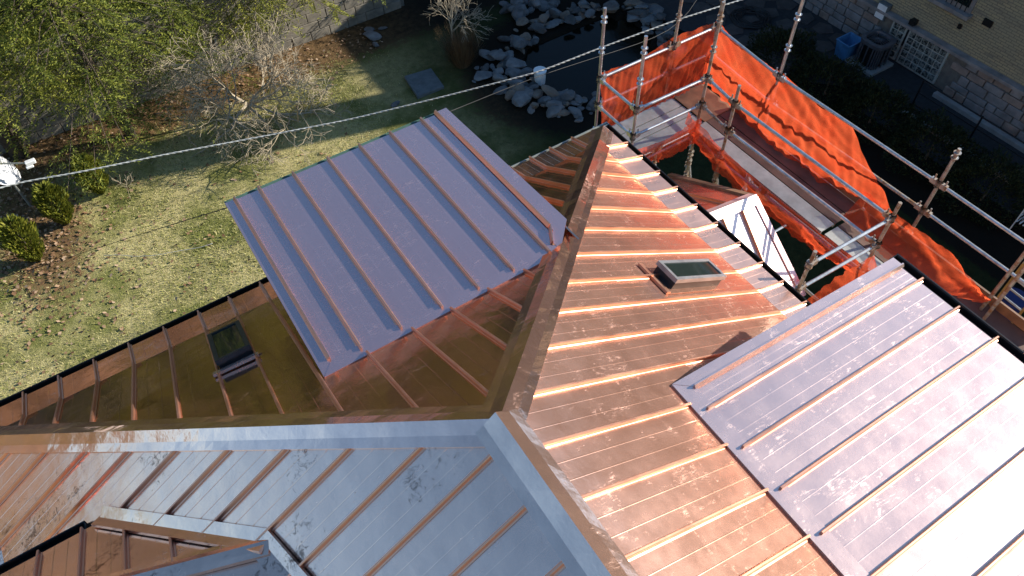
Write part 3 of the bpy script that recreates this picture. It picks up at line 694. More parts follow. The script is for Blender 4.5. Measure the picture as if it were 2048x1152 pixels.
q = [V(onZ(p, 0.10)) for p in ((808, 152), (862, 136), (888, 172), (835, 193))]
sb = MB().prism(q, (0, 0, -0.12)).build('stone_slab', M['slab'], bevel=0.01); tag(sb, 'square bluestone slab lying on the shaded lawn', 'slab')
# bucket standing at the pond edge
q = V(onZ((1080, 165), 0.0)); bk = empty('bucket', q, 'white bucket at the edge of the dark pond', 'bucket')
mb = MB(); mb.tube(q, q + Vector((0, 0, 0.42)), 0.15, 16, 0.18, cap=False); mb.tube(q + Vector((0, 0, 0.005)), q + Vector((0, 0, 0.02)), 0.149, 16); mb.build('shell', M['white'], bk, smooth=True)
MB().tube(q + Vector((0, 0, 0.40)), q + Vector((0, 0, 0.425)), 0.19, 16).build('lid', M['white'], bk)

# ================================================================== vegetation
def sprays(c, d, ln, wd, up=None):
    """c centres, d directions (n,3), quads of length ln and width wd"""
    n = len(c); d = d / np.linalg.norm(d, axis=1)[:, None]
    r = RNG.normal(size=(n, 3)); s = np.cross(d, r); s /= np.linalg.norm(s, axis=1)[:, None] + 1e-9
    ln = np.broadcast_to(ln, n)[:, None]; wd = np.broadcast_to(wd, n)[:, None]
    v = np.stack([c - d * ln * .5, c + s * wd * .5 - d * ln * 0.05, c + d * ln * .5, c - s * wd * .5 - d * ln * 0.05], 1)
    return v.reshape(-1, 3)
def conifer(name, base, H, R, z0, mat, label, nb=90, seed=1, per=150, droop=0.35, group=None, trunk_r=0.13, lean=(0, 0), fs_=1.0):
    rng = np.random.default_rng(seed); base = V(base)
    t = empty(name, base, label, 'tree', group)
    top = base + Vector((lean[0], lean[1], H))
    mb = MB(); pts = [base + Vector((0, 0, -0.05)), base.lerp(top, 0.3), base.lerp(top, 0.65), top]
    mb.poly_tube(pts, [trunk_r, trunk_r * 0.75, trunk_r * 0.4, 0.02], 8); mb.build('trunk', M['bark'], t, smooth=True)
    limb = MB(); C, D = [], []
    for i in range(nb):
        f = (i + rng.random()) / nb; h = z0 + (H * 0.97 - z0) * f
        rr = R * (1 - f * 0.82) * rng.uniform(0.55, 1.12) * (0.6 + 0.4 * min(1, f * 6 + 0.4)); a = rng.uniform(0, 2 * np.pi)
        o = np.array(base.lerp(top, h / H)); dr = np.array([np.cos(a), np.sin(a), 0.0])
        dz = -droop * rr + rng.uniform(-0.1, 0.15)
        e = o + dr * rr + np.array([0, 0, dz]); mid = (o + e) / 2 + np.array([0, 0, 0.10 * rr])
        limb.poly_tube([o, mid, e], [0.016, 0.010, 0.004], 4)
        sd_ = np.array([-dr[1], dr[0], 0]); nt_ = max(4, int(per / 11 * rr / R)); m_ = 22
        for q_ in range(nt_):
            u = rng.random() ** 0.8; p = (1 - u) ** 2 * o + 2 * u * (1 - u) * mid + u ** 2 * e; sg = 1 if q_ % 2 else -1
            td = dr * rng.uniform(0.35, 1.0) + sd_ * sg * rng.uniform(0.4, 1.1) + np.array([0, 0, rng.uniform(-0.55, 0.05)]); td /= np.linalg.norm(td)
            tl_ = rr * rng.uniform(0.16, 0.34) * (1.25 - u * 0.7) + 0.12; f_ = np.linspace(0.1, 1, m_) + rng.normal(size=m_) * 0.03
            cc = p[None] + td[None] * (f_ * tl_)[:, None] + np.c_[np.zeros(m_), np.zeros(m_), -0.25 * tl_ * f_ ** 2]
            ts = np.cross(td, [0, 0, 1.0]); ts /= np.linalg.norm(ts) + 1e-6; sg2 = np.where(np.arange(m_) % 2 == 0, 1, -1)
            dd_ = td[None] * 0.8 + ts[None] * (sg2 * rng.uniform(0.5, 1.0, m_))[:, None] + rng.normal(size=(m_, 3)) * 0.22
            C.append(cc + ts[None] * (sg2 * 0.03)[:, None]); D.append(dd_)
    limb.build('limb', M['bark'], t)
    C = np.vstack(C); D = np.vstack(D); n = len(C)
    v = sprays(C, D, RNG.uniform(0.05, 0.12, n) * fs_, RNG.uniform(0.014, 0.03, n) * fs_)
    np_mesh('crown', v, np.arange(len(v)), 4, mat, t); return t
def bare(name, base, label, mat, levels, seed, first, spread, trunk_r, cat='tree', group=None, lean=(0, 0, 1), up=0.0, kids=(3, 5), shrink=0.66, lens=None, rmin=0.0035):
    rr = random.Random(seed); base = V(base); t = empty(name, base, label, cat, group); tr = MB(); cr = MB()
    def grow(p, d, L, r, lev):
        pts = [p]; q = p; dd = d.copy(); ns = 3 if lev < levels - 1 else 2
        for k in range(ns):
            dd = (dd + Vector((rr.gauss(0, 1), rr.gauss(0, 1), rr.gauss(0, 1) + up)) * 0.16).normalized(); q = q + dd * (L / ns); pts.append(q)
        (tr if lev == 0 else cr).poly_tube(pts, [max(rmin, r * (1 - 0.5 * k / ns)) for k in range(ns + 1)], 6 if lev == 0 else (4 if lev < 2 else 3))
        if lev >= levels: return
        for k in range(rr.randint(*kids) + (2 if lev == 0 else 0)):
            f = rr.uniform(0.35, 1.0) if lev else rr.uniform(0.55, 1.0); i = min(ns - 1, int(f * ns)); s = pts[i].lerp(pts[i + 1], f * ns - i)
            o = Vector((rr.gauss(0, 1), rr.gauss(0, 1), rr.gauss(0, 1))); o = (o - dd * o.dot(dd)).normalized()
            grow(s, (dd + o * spread * rr.uniform(0.7, 1.3)).normalized(), (lens[lev] if lens else L * shrink) * rr.uniform(0.7, 1.15), r * (0.5 if lens else 0.5), lev + 1)
    grow(base - Vector((0, 0, 0.03)), Vector(lean).normalized(), first, trunk_r, 0)
    tr.build('trunk', mat, t, smooth=True); cr.build('crown', mat, t); return t
def shrub(name, base, h, r, n, mat, label, cat='shrub', group=None, seed=1, conical=False, ln=(0.06, 0.13), wd=(0.02, 0.045)):
    rng = np.random.default_rng(seed); base = V(base); t = empty(name, base, label, cat, group)
    MB().poly_tube([base - Vector((0, 0, 0.03)), base + Vector((0.01, 0, h * 0.45)), base + Vector((0, 0.01, h * 0.85))], [0.035, 0.025, 0.008], 6).build('stem', M['bark'], t)
    a = rng.uniform(0, 2 * np.pi, n); f = rng.random(n)
    if conical:
        z = f * h; prof = r * np.sin(np.pi * (0.12 + 0.88 * (1 - f)) ** 0.9) ** 0.8; rad = prof * rng.uniform(0.55, 1.08, n) * (1 + 0.16 * np.sin(5 * a + f * 9))
        c = np.c_[rad * np.cos(a), rad * np.sin(a), z + 0.02]; d = np.c_[np.cos(a) * 0.5, np.sin(a) * 0.5, rng.uniform(0.4, 1.4, n)]
    else:
        ct = rng.uniform(-0.1, 1, n); st = np.sqrt(1 - np.clip(ct, -1, 1) ** 2); lump = 1 + 0.10 * np.sin(3 * a + seed) + 0.08 * np.sin(7 * a + 5 * ct) + 0.05 * np.sin(13 * a - 9 * ct)
        q = lump * (0.62 + 0.42 * rng.random(n) ** 0.4)
        c = np.c_[r * st * np.cos(a) * q, r * st * np.sin(a) * q, np.maximum(0.02, h * (0.12 + 0.88 * np.maximum(ct, 0)) * q)]; d = np.c_[st * np.cos(a), st * np.sin(a), ct + 0.3] + rng.normal(size=(n, 3)) * 0.5
    v = sprays(c + np.array(base), d, rng.uniform(*ln, n), rng.uniform(*wd, n)); np_mesh('foliage', v, np.arange(len(v)), 4, mat, t); return t

conifer('spruce_tree', onZ((265, 272)), 9.5, 3.3, 1.5, M['spruce'], 'dark spruce with slim bare trunk in front of the block wall', 150, 3, 420, group=None, lean=(-0.2, 0.3))
conifer('hemlock_tree', onZ((40, 308)), 10, 3.2, 2.7, M['spruce_y'], 'yellow green conifer with thick bark trunk behind the satellite dish', 150, 5, 420, trunk_r=0.24, lean=(-0.2, 0.2))
conifer('spruce_tree', (1.0, YW + 0.6, 0), 11, 3.1, 1.5, M['spruce'], 'bushy green spruce behind the wall above the leafless tree', 150, 8, 400)
conifer('spruce_tree', (3.6, YW + 0.5, 0), 11, 3.0, 1.6, M['spruce_y'], 'lighter green conifer beyond the wall, rightmost of the evergreens', 150, 9, 400)
conifer('spruce_tree', (5.6, YW + 1.3, 0), 11, 2.2, 0.8, M['spruce'], 'narrow dark evergreen at the right end of the block wall', 120, 11, 330)
conifer('spruce_tree', (-1.8, YW + 2.2, 0), 12, 2.9, 1.2, M['spruce'], 'dark evergreen rising behind the wall at the top edge', 120, 10, 330)
bare('bare_tree', onZ((498, 222)), 'leafless spreading ornamental tree with pale tangled twigs', M['twig'], 5, 33, 0.4, 1.25, 0.10, kids=(4, 5), lens=[1.65, 1.3, 0.85, 0.5, 0.28], rmin=0.0045, lean=(0.3, -0.05, 1))
bare('bare_sapling', onZ((905, 112)), 'leafless sapling with pale twigs left of the pond', M['twig'], 4, 23, 1.0, 0.8, 0.04, lean=(-0.3, 0.2, 1), shrink=0.72)
bare('weeping_shrub', (-3.2, YW + 1.6, 0), 'leafless yellow twigged weeping tree in the top left corner', M['twig_y'], 4, 29, 2.6, 0.7, 0.08, shrink=0.62, kids=(4, 6), up=-0.4, cat='tree')
bare('weed_stalks', onZ((262, 400)), 'thin bare stalks standing at the lawn edge', M['twig'], 2, 31, 0.5, 0.8, 0.008, cat='shrub')
shrub('thuja', onZ((138, 448)), 1.25, 0.34, 3600, M['thuja'], 'middle of three small thuja shrubs beside the dish pole', seed=2, conical=True, ln=(0.07, 0.15), group=None)
shrub('thuja', onZ((80, 522)), 1.35, 0.36, 3800, M['thuja'], 'small yellow green thuja nearest the house at the left edge', seed=3, conical=True, ln=(0.07, 0.15))
shrub('thuja', onZ((207, 388)), 1.2, 0.33, 3200, M['thuja'], 'half shaded thuja crossed by the pale cable', seed=4, conical=True, ln=(0.07, 0.15))
# dry ornamental grass clump beside the pond
q = onZ((925, 128)); k = 1500; a = RNG.uniform(0, 6.28, k); hh = RNG.uniform(0.5, 1.25, k); rad = RNG.uniform(0, 0.25, k); out = RNG.uniform(0.1, 0.6, k)
b0 = np.c_[q[0] + rad * np.cos(a), q[1] + rad * np.sin(a), np.zeros(k)]; tp = b0 + np.c_[out * np.cos(a), out * np.sin(a), hh]
s_ = np.c_[-np.sin(a), np.cos(a), np.zeros(k)] * 0.008
v = np.stack([b0 - s_, b0 + s_, tp], 1).reshape(-1, 3); o = np_mesh('dry_grass_clump', v, np.arange(len(v)), 3, M['dry']); tag(o, 'tall clump of brown dry grass left of the pond', 'grass clump')
for i, (p, r, h) in enumerate((((1560, 128), 0.95, 0.95), ((1648, 190), 1.0, 1.0), ((1738, 245), 0.98, 1.0), ((1850, 318), 1.05, 1.05), ((1962, 400), 1.05, 1.05))):
    lab = ['rounded dark hedge shrub nearest the hose coil', 'rounded dark hedge shrub below the blue bin', 'middle one of the five rounded dark hedge shrubs', 'rounded dark hedge shrub, fourth from the hose coil', 'rounded dark hedge shrub at the right end of the row'][i]
    shrub('hedge_shrub', onZ(p), h, r, 5200, M['yew'], lab, seed=40 + i, group='hedge shrubs along the neighbouring house')
# trees standing outside the frame that the copper mirrors
back = [(-15, 25, 13, 'spruce'), (-24, 15, 12, 'spruce_y'), (-9, 26, 15, 'yew'), (-4, 27, 15, 'yew'), (1, 26.5, 15, 'yew'), (6, 27, 15, 'yew'), (11, 26, 14, 'spruce'), (16.5, 27, 14, 'spruce_y'), (-30, 6, 12, 'spruce'), (-21, 23, 13, 'spruce'), (-6.5, 22.5, 10, 'yew'), (-11.5, 22, 10, 'yew'), (8.5, 22.5, 11, 'yew'), (3.5, 23.5, 12, 'yew'), (-1.0, 24, 12, 'yew')]
for i, (x, y, H, mt) in enumerate(back):
    conifer('far_conifer', (x, y, 0), H, 3.4, 0.6, M[mt], 'tall evergreen in the row beyond the garden, number %s from the left end' % ['four', 'two', 'five', 'six', 'seven', 'eight', 'nine', 'ten', 'one', 'three', 'eleven', 'twelve', 'thirteen', 'fourteen', 'fifteen'][i], 90, 60 + i, 150, droop=0.25, fs_=2.2, group='evergreens round the garden')
for i, (x, y) in enumerate(((-8.0, 21.3), (-3.6, 21.8), (0.6, 21.6))):
    bare('garden_tree', (x, y, 0), 'leafless pale tree beyond the wall, %s' % ['leftmost one', 'middle one', 'rightmost one'][i], M['twig'], 4, 95 + i, 2.6, 0.65, 0.13, group='leafless trees beyond the wall', kids=(3, 4), shrink=0.74, rmin=0.012)
belt = [(44, -14, 12), (46, -7, 13), (45, 0, 13), (47, 6, 15), (44, 11, 16), (46, 16, 17), (44, 21, 17), (47, 27, 16)]
for i, (x, y, H) in enumerate(belt):
    conifer('far_conifer', (x, y, 0), H, 5.0, 0.3, M['yew'], 'tall dark evergreen behind the neighbouring house, number %s from the front' % ['one', 'two', 'three', 'four', 'five', 'six', 'seven', 'eight'][i], 60, 160 + i, 130, droop=0.2, fs_=3.0, group='dark evergreens behind the neighbouring house')
for i, (x, y) in enumerate(((34, 4), (35, 12), (34, 20))):
    bare('far_bare_tree', (x, y, 0), 'tall leafless tree behind the neighbouring house, %s' % ['nearest one', 'middle one', 'farthest one'][i], M['bark'], 4, 80 + i, 4.0, 0.6, 0.25, group='leafless trees behind the neighbouring house', kids=(4, 5), shrink=0.74)

# unseen wooded rise, added and shaped for what the copper reflects
def reflect_hill():
    vs = []; A = np.radians(np.arange(-115, 136, 2.0)); prof = ((62, 0.0), (72, 0.45), (84, 0.85), (98, 1.0), (130, 0.9), (190, -0.02)); n = len(prof)
    for a in A:
        d = math.degrees(a); h = float(np.interp(d, [-115, -62, -40, -32, 25, 60, 136], [19, 19, 22, 34, 36, 31, 31])); h *= min(1, (d + 116) / 22, (137 - d) / 22)
        h *= 0.92 + 0.16 * mnoise.noise(Vector((a * 6, 0, 1))) + 0.10 * mnoise.noise(Vector((a * 25, 0, 3)))
        for r, f in prof: vs.append((math.sin(a) * r, math.cos(a) * r, f * h + (0.9 * mnoise.noise(Vector((a * 60, r, 0))) if f > 0.2 else -0.3)))
    return MB().add(vs, [(i * n + k, i * n + k + 1, (i + 1) * n + k + 1, (i + 1) * n + k) for i in range(len(A) - 1) for k in range(n - 1)]).build('reflect_hill', M['hill_far'], smooth=True)
M['hill_far'] = simple('reflect_hill_brown', (0.16, 0.115, 0.07), 0.95, 0, 0.55, 0.25, 0.3)
tag(reflect_hill(), kind='structure')

# ================================================================== neighbouring house
XN = 17.9
nbr = empty('neighbour_house', (21, 6, 0), 'yellow brick house with rough limestone base at the top right', 'house')
Y0, Y1 = -8.0, 20.0; ZE = 5.6
MB().box((XN + 4.5, (Y0 + Y1) / 2, ZE / 2), (9.0, Y1 - Y0, ZE)).build('wall', M['brick'], nbr)
MB().prism([(XN - 0.4, Y0 - 0.3, ZE - 0.02), (XN + 9.4, Y0 - 0.3, ZE - 0.02), (XN + 4.5, Y0 - 0.3, ZE + 2.0)], (0, Y1 - Y0 + 0.6, 0)).build('roof', M['shingle'], nbr)
MB().box((XN + 1.4, 9.85, 6.0), (0.9, 1.35, 9.6)).build('shadow_stack', M['brick'], nbr)  # unseen brick stack, added to cast the dark strip across the lawn
# limestone base, stone by stone
base = MB().box((XN - 0.04, (Y0 + Y1) / 2, 0.55), (0.10, Y1 - Y0, 1.14)).build('stone_base', M['mortar'], nbr)
rr = random.Random(5); ns = 0
def win_free(y, z, w, h): return not (y - w / 2 < 8.15 and y + w / 2 > 6.05 and z < 1.2)
z = 0.0; rowh = [0.24, 0.2, 0.27, 0.22, 0.2]
for r, h in enumerate(rowh):
    y = -1.5 + rr.uniform(0, 0.3)
    while y < 13.8 and ns < 290:
        wd = rr.uniform(0.24, 0.62); yc = y + wd / 2
        if win_free(yc, z, wd, h):
            b = MB().box((XN - 0.105 + rr.uniform(-0.015, 0.02), yc, z + h / 2), (0.09, wd - 0.03, h - 0.028)); b.build('stone', M['lime_pink'] if rr.random() < 0.3 else M['lime'], base, bevel=0.014); ns += 1
        y += wd
    z += h
MB().box((XN - 0.10, (Y0 + Y1) / 2, 1.17), (0.24, Y1 - Y0, 0.08)).build('water_table', M['lime'], nbr)
def gwin(yc, z0, ny, nz, name):
    W = MB().box((XN - 0.07, yc, z0 + nz * 0.1), (0.16, ny * 0.2 + 0.08, nz * 0.2 + 0.08)).build(name, M['gblock_f'], nbr)
    for i in range(ny):
        for j in range(nz):
            MB().box((XN - 0.16, yc + (i - ny / 2 + 0.5) * 0.2, z0 + (j + 0.5) * 0.2), (0.03, 0.165, 0.165)).build('glass_block', M['gblock'], W, bevel=0.008)
gy0, gy1 = onX((1796, 126), XN - 0.15), onX((1859, 170), XN - 0.15); gy = (gy0[1] + gy1[1]) / 2
gwin(gy, 0.12, 6, 5, 'glass_block_window'); gwin(gy + 0.95, 0.12, 2, 5, 'glass_block_window')
q = onX((1765, 22), XN - 0.12); bx = MB().box((XN - 0.10, q[1], q[2]), (0.18, 0.34, 0.48)).build('meter_box', M['slab'], nbr, bevel=0.01); MB().box((XN - 0.20, q[1], q[2] + 0.01), (0.02, 0.28, 0.40)).build('door', M['white'], bx)
q = onX((1977, 45), XN); MB().box((XN - 0.02, q[1], q[2]), (0.08, 0.24, 0.16)).build('vent', M['black'], nbr)
q = onX((1921, 52), XN); MB().box((XN - 0.03, q[1], q[2]), (0.06, 0.09, 0.12)).build('vent', M['black'], nbr)
q = onX((1830, 45), XN); v_ = MB(); v_.box((XN - 0.09, q[1], q[2] + 0.05), (0.18, 0.16, 0.14)); v_.tube((XN - 0.09, q[1], q[2] - 0.02), (XN - 0.09, q[1] + 0.05, q[2] - 0.7), 0.05, 8); v_.build('vent_pipe', M['black'], nbr)
q = onX((1915, -12), XN); W = MB().box((XN - 0.01, q[1], q[2] + 0.3), (0.08, 1.1, 1.2)).build('window', M['lime'], nbr)
MB().box((XN - 0.04, q[1], q[2] + 0.36), (0.06, 0.9, 1.0)).build('pane', M['glass'], W); MB().box((XN - 0.10, q[1], q[2] - 0.32), (0.26, 1.25, 0.10)).build('sill', M['lime'], W)
for k in range(7): MB().tube((XN - 0.11, q[1] - 0.42 + k * 0.14, q[2] - 0.25), (XN - 0.11, q[1] - 0.42 + k * 0.14, q[2] + 0.85), 0.012, 6).build('window_bar', M['black'], W)
# air conditioner, bin, hose, railing, kerb
q = V(onZ((1737, 128), 0.0)); ac = empty('air_conditioner', q, 'grey round topped air conditioner condenser beside the blue bin', 'air conditioner')
MB().box(q + Vector((0, 0, 0.05)), (0.95, 0.95, 0.10)).build('pad', M['concrete'], ac, bevel=0.01)
mb = MB(); n = 24
for k in range(n):
    t0 = 2 * math.pi * k / n; c0 = q + Vector((0.36 * math.copysign(abs(math.cos(t0)) ** 0.55, math.cos(t0)), 0.36 * math.copysign(abs(math.sin(t0)) ** 0.55, math.sin(t0)), 0)); mb.tube(c0 + Vector((0, 0, 0.1)), c0 + Vector((0, 0, 0.75)), 0.022, 6)
mb.build('coil_guard', M['ac'], ac)
MB().tube(q + Vector((0, 0, 0.12)), q + Vector((0, 0, 0.72)), 0.33, 20).build('coil', M['black'], ac)
mb = MB(); m_ = 28; vs = []
for rad, z in ((0.40, 0.74), (0.41, 0.84), (0.30, 0.86), (0.28, 0.78)):
    for k in range(m_):
        t0 = 2 * math.pi * k / m_; vs.append(q + Vector((rad * math.copysign(abs(math.cos(t0)) ** 0.6, math.cos(t0)), rad * math.copysign(abs(math.sin(t0)) ** 0.6, math.sin(t0)), z)))
mb.add(vs, [(r * m_ + k, r * m_ + (k + 1) % m_, ((r + 1) % 4) * m_ + (k + 1) % m_, ((r + 1) % 4) * m_ + k) for r in range(4) for k in range(m_)]); mb.build('top_rim', M['ac'], ac)
mb = MB()
for k in range(10):
    a = k * math.pi / 10; dv = Vector((math.cos(a), math.sin(a), 0)) * 0.29; mb.tube(q + dv + Vector((0, 0, 0.83)), q - dv + Vector((0, 0, 0.83)), 0.006, 5)
mb.tube(q + Vector((0, 0, 0.76)), q + Vector((0, 0, 0.82)), 0.09, 14); mb.build('fan_grille', M['ac'], ac)
q = V(onZ((1688, 112), 0.0)); bn = empty('recycling_bin', q, 'light blue open plastic bin in the shade', 'bin')
def binwall(b, t, z0, z1, th):
    mb = MB(); O = [(-1, -1), (1, -1), (1, 1), (-1, 1)]; vs = [q + Vector((x * b, y * b * 0.8, z0)) for x, y in O] + [q + Vector((x * t, y * t * 0.8, z1)) for x, y in O] + [q + Vector((x * (t - th), y * (t - th) * 0.8, z1)) for x, y in O] + [q + Vector((x * (b - th), y * (b - th) * 0.8, z0 + 0.02)) for x, y in O]
    fs = [(k, (k + 1) % 4, 4 + (k + 1) % 4, 4 + k) for k in range(4)] + [(4 + k, 4 + (k + 1) % 4, 8 + (k + 1) % 4, 8 + k) for k in range(4)] + [(8 + k, 8 + (k + 1) % 4, 12 + (k + 1) % 4, 12 + k) for k in range(4)] + [(3, 2, 1, 0), (12, 13, 14, 15)]
    return mb.add(vs, fs)
binwall(0.22, 0.29, 0.01, 0.55, 0.012).build('tub', M['blue'], bn, bevel=0.004)
mb = MB()
for a, b in (((-1, -1), (1, -1)), ((1, -1), (1, 1)), ((1, 1), (-1, 1)), ((-1, 1), (-1, -1))): mb.bar(q + Vector((a[0] * 0.295, a[1] * 0.236, 0.545)), q + Vector((b[0] * 0.295, b[1] * 0.236, 0.545)), 0.03, 0.03)
mb.build('rim', M['blue'], bn)
q = V(onZ((1500, 38), 0.02)); pts = []
for k in range(220):
    a = k * 0.35; r = 0.42 + 0.16 * math.sin(k * 0.041) + 0.04 * math.sin(k * 1.7); pts.append(q + Vector((r * math.cos(a) * 1.05, r * math.sin(a), 0.02 + 0.035 * (k % 40) / 40 + 0.02 * abs(math.sin(k * 0.9)))))
tag(MB().poly_tube(pts, 0.017, 6).build('garden_hose', M['cable_b'], smooth=True), 'coiled dark garden hose on the paving', 'hose')
pv = MB().add([(XN - 0.02, 5.5, 0.02), (XN - 3.6, 9.0, 0.02), (XN - 4.6, 16, 0.02), (XN - 0.02, 18, 0.02)], [(0, 1, 2, 3)]).build('paving', M['asphalt']); tag(pv, kind='structure')
rr = random.Random(9)
for i in range(9):
    for j in range(4):
        x, y = XN - 0.55 - j * 0.75 + rr.uniform(-.1, .1), 9.2 + i * 0.72 + rr.uniform(-.1, .1); k = rr.randint(5, 7); ph = rr.random() * 6
        MB().prism([(x + 0.36 * math.cos(ph + 6.283 * m / k) * rr.uniform(.85, 1.1), y + 0.34 * math.sin(ph + 6.283 * m / k) * rr.uniform(.85, 1.1), 0.045) for m in range(k)], (0, 0, -0.03)).build('flagstone', M['flag'], pv)
pth = MB().add([(XN - 0.02, -8, 0.012), (XN - 2.6, -8, 0.012), (XN - 2.6, 6.6, 0.012), (XN - 0.02, 6.6, 0.012)], [(3, 2, 1, 0)]).build('path', M['asphalt']); tag(pth, kind='structure')
k0, k1 = onZ((1868, 190)), onZ((2040, 300))
kb = MB().box(((k0[0] + k1[0]) / 2, (k0[1] - 8) / 2, 0.06), (0.16, k0[1] + 8, 0.14)).build('kerb', M['concrete'], bevel=0.01); tag(kb, kind='structure')
k2 = onZ((1905, 285)); kb = MB().box((k2[0] - 0.1, (k0[1] - 8) / 2, 0.05), (0.14, k0[1] + 8, 0.12)).build('kerb', M['concrete'], bevel=0.01); tag(kb, kind='structure')
# black railing
pa, pb = V(onZ((1818, 222))), V(onZ((2035, 350))); pb.x = pa.x
rl = empty('railing', pa, 'black iron railing along the path by the neighbouring house', 'railing'); dv = (pb - pa).normalized()
for k in range(6):
    p = pa + dv * (k * 1.75); MB().tube(p, p + Vector((0, 0, 1.0)), 0.025, 8).build('post', M['black'], rl)
for z in (0.25, 0.62, 0.97):
    MB().tube(pa + Vector((0, 0, z)), pa + dv * 8.75 + Vector((0, 0, z)), 0.018, 8).build('rail', M['black'], rl)

# ================================================================== satellite dish
q = V(onZ((62, 413))); ds = empty('satellite_dish', q, 'white satellite dish on a grey pole at the left edge', 'satellite dish')
tp = q + Vector((0, 0, 1.15)); MB().tube(q, tp, 0.028, 10).build('pole', M['grey'], ds)
dn = Vector((0.80, -0.12, 0.58)).normalized(); du = dn.cross(Vector((0, 1, 0))).normalized(); dw = dn.cross(du)
dc = V(onZ((-12, 335), 1.45)); mb = MB(); vs = [dc - dn * 0.09]; NR, NS = 5, 28
for r in range(1, NR + 1):
    for k in range(NS):
        a = 2 * math.pi * k / NS; f = r / NR; vs.append(dc + (du * math.cos(a) * 0.60 + dw * math.sin(a) * 0.56) * f - dn * 0.09 * (1 - f * f))
fs = [(0, 1 + k, 1 + (k + 1) % NS) for k in range(NS)] + [(1 + (r - 1) * NS + k, 1 + r * NS + k, 1 + r * NS + (k + 1) % NS, 1 + (r - 1) * NS + (k + 1) % NS) for r in range(1, NR) for k in range(NS)]
o = mb.add(vs, fs).build('reflector', M['dish'], ds, smooth=True); md = o.modifiers.new('t', 'SOLIDIFY'); md.thickness = 0.012
MB().bar(tp - Vector((0, 0, 0.05)), dc - dn * 0.11, 0.06, 0.05).build('bracket', M['grey'], ds)
lp = V(onZ((62, 326), 1.62)); MB().bar(dc - du * -0.30 - dn * 0.05, lp, 0.03, 0.03).build('arm', M['grey'], ds)
ln = MB(); ln.box(lp + Vector((0.0, 0, 0.03)), (0.22, 0.12, 0.09)); ln.box(lp + Vector((-0.06, -0.05, -0.05)), (0.16, 0.07, 0.06)); ln.build('receiver', M['white'], ds, bevel=0.012)

# ================================================================== cables
cp = [(0, 378), (30, 366), (150, 346), (330, 309), (530, 272), (700, 239), (900, 190), (1080, 143), (1200, 96), (1350, 41)]
pts = [onZ(p, 4.7 + 0.0007 * abs(p[0] - 650)) for p in cp]
pts = [pts[0] + (pts[0] - pts[2]) / np.linalg.norm(pts[0] - pts[2]) * 9 + np.array([0, 0, 0.8])] + pts + [np.array([XN, pts[-1][1] + (pts[-1][1] - pts[-2][1]) * (XN - pts[-1][0]) / (pts[-1][0] - pts[-2][0]), 5.3])]
def smooth_path(pts, n):
    P = np.array(pts); d = np.r_[0, np.cumsum(np.linalg.norm(np.diff(P, axis=0), axis=1))]; t = np.linspace(0, d[-1], n)
    Q = np.c_[[np.interp(t, d, P[:, k]) for k in range(3)]].T
    for _ in range(n // 8): Q[1:-1] = (Q[:-2] + 2 * Q[1:-1] + Q[2:]) / 4
    return Q
Q = smooth_path(pts, 1500); mb = MB(); A = []; B = []
for i, p in enumerate(Q):
    a = i * 0.62; o = np.array([0, math.cos(a), math.sin(a)]) * 0.0065; A.append(p + o); B.append(p - o)
cb = empty('service_cable', Q[0], 'pale twisted overhead cable crossing the garden', 'cable')
MB().poly_tube(A, 0.011, 5).build('strand', M['cable_w'], cb, smooth=True); MB().poly_tube(B, 0.010, 5).build('strand', M['cable_w'], cb, smooth=True)
up = Vector((Q[0][0], Q[0][1], 0)); ut = empty('utility_pole', up, 'wooden utility pole carrying the pale cable beyond the left edge', 'pole'); MB().tube(up, up + Vector((0, 0, 7)), 0.14, 10, 0.11).build('pole', M['bark'], ut, smooth=True); MB().bar(up + Vector((-0.8, 0, 6.6)), up + Vector((0.8, 0, 6.6)), 0.1, 0.12).build('crossarm', M['bark'], ut)
def wire(name, pts, r, mat, label, n=40): tag(MB().poly_tube(smooth_path(pts, n), r, 5).build(name, mat, smooth=True), label, 'cable')
wire('thin_wire', [onZ((60, 540), 0.05), onZ((260, 475), 3.2), (XL0, YL1 + 0.04, ZR - 1.36)], 0.006, M['cable_b'], 'thin dark wire running from the lawn to the dormer corner')
wire('thin_wire', [(1.98, YL1 + 0.05, ZR - 1.35), onZ((1080, 150), 6.0), onZ((1360, 62), 5.2), (XN, 13.2, 4.6)], 0.005, M['cable_b'], 'thin dark wire from the dormer corner past the scaffold')
wire('hose_line', [onZ(p, 0.06) for p in ((208, 511), (235, 509), (265, 513), (310, 511), (350, 503), (400, 495), (425, 487))], 0.007, M['cable_w'], 'thin white line lying on the sunny lawn')

# ================================================================== scaffold
scf = empty('scaffold', (6.2, 3, 0), 'galvanised tube scaffold with decks round the right eave', 'scaffold')
LV = lambda z: ZR + z
posts = {'P1': (4.96, 5.25), 'Q1': (4.96, 4.36), 'P2': (6.42, 5.25), 'd': (7.32, 5.25), 'e': (6.30, 4.34), 'f': (6.22, 3.66), 'g': (7.20, 3.75), 'h': (7.26, 0.95), 'i': (6.27, 0.88), 'j': (4.86, 0.92), 'm': (6.25, 2.75), 'k': (6.9, -1.35)}
tops = {'P1': -1.42, 'Q1': -1.38, 'P2': -1.35, 'd': -1.4, 'e': -1.35, 'f': -2.28, 'g': -1.1, 'h': -2.0, 'i': -2.32, 'j': -2.35, 'm': -3.75, 'k': -2.75}
def rosettes(mb, x, y, z):
    for dz in (-0.04, 0.04):
        mb.tube((x, y, z + dz - 0.005), (x, y, z + dz + 0.005), 0.048, 12); mb.tube((x, y, z + dz - 0.016), (x, y, z + dz - 0.005), 0.03, 10, 0.048)
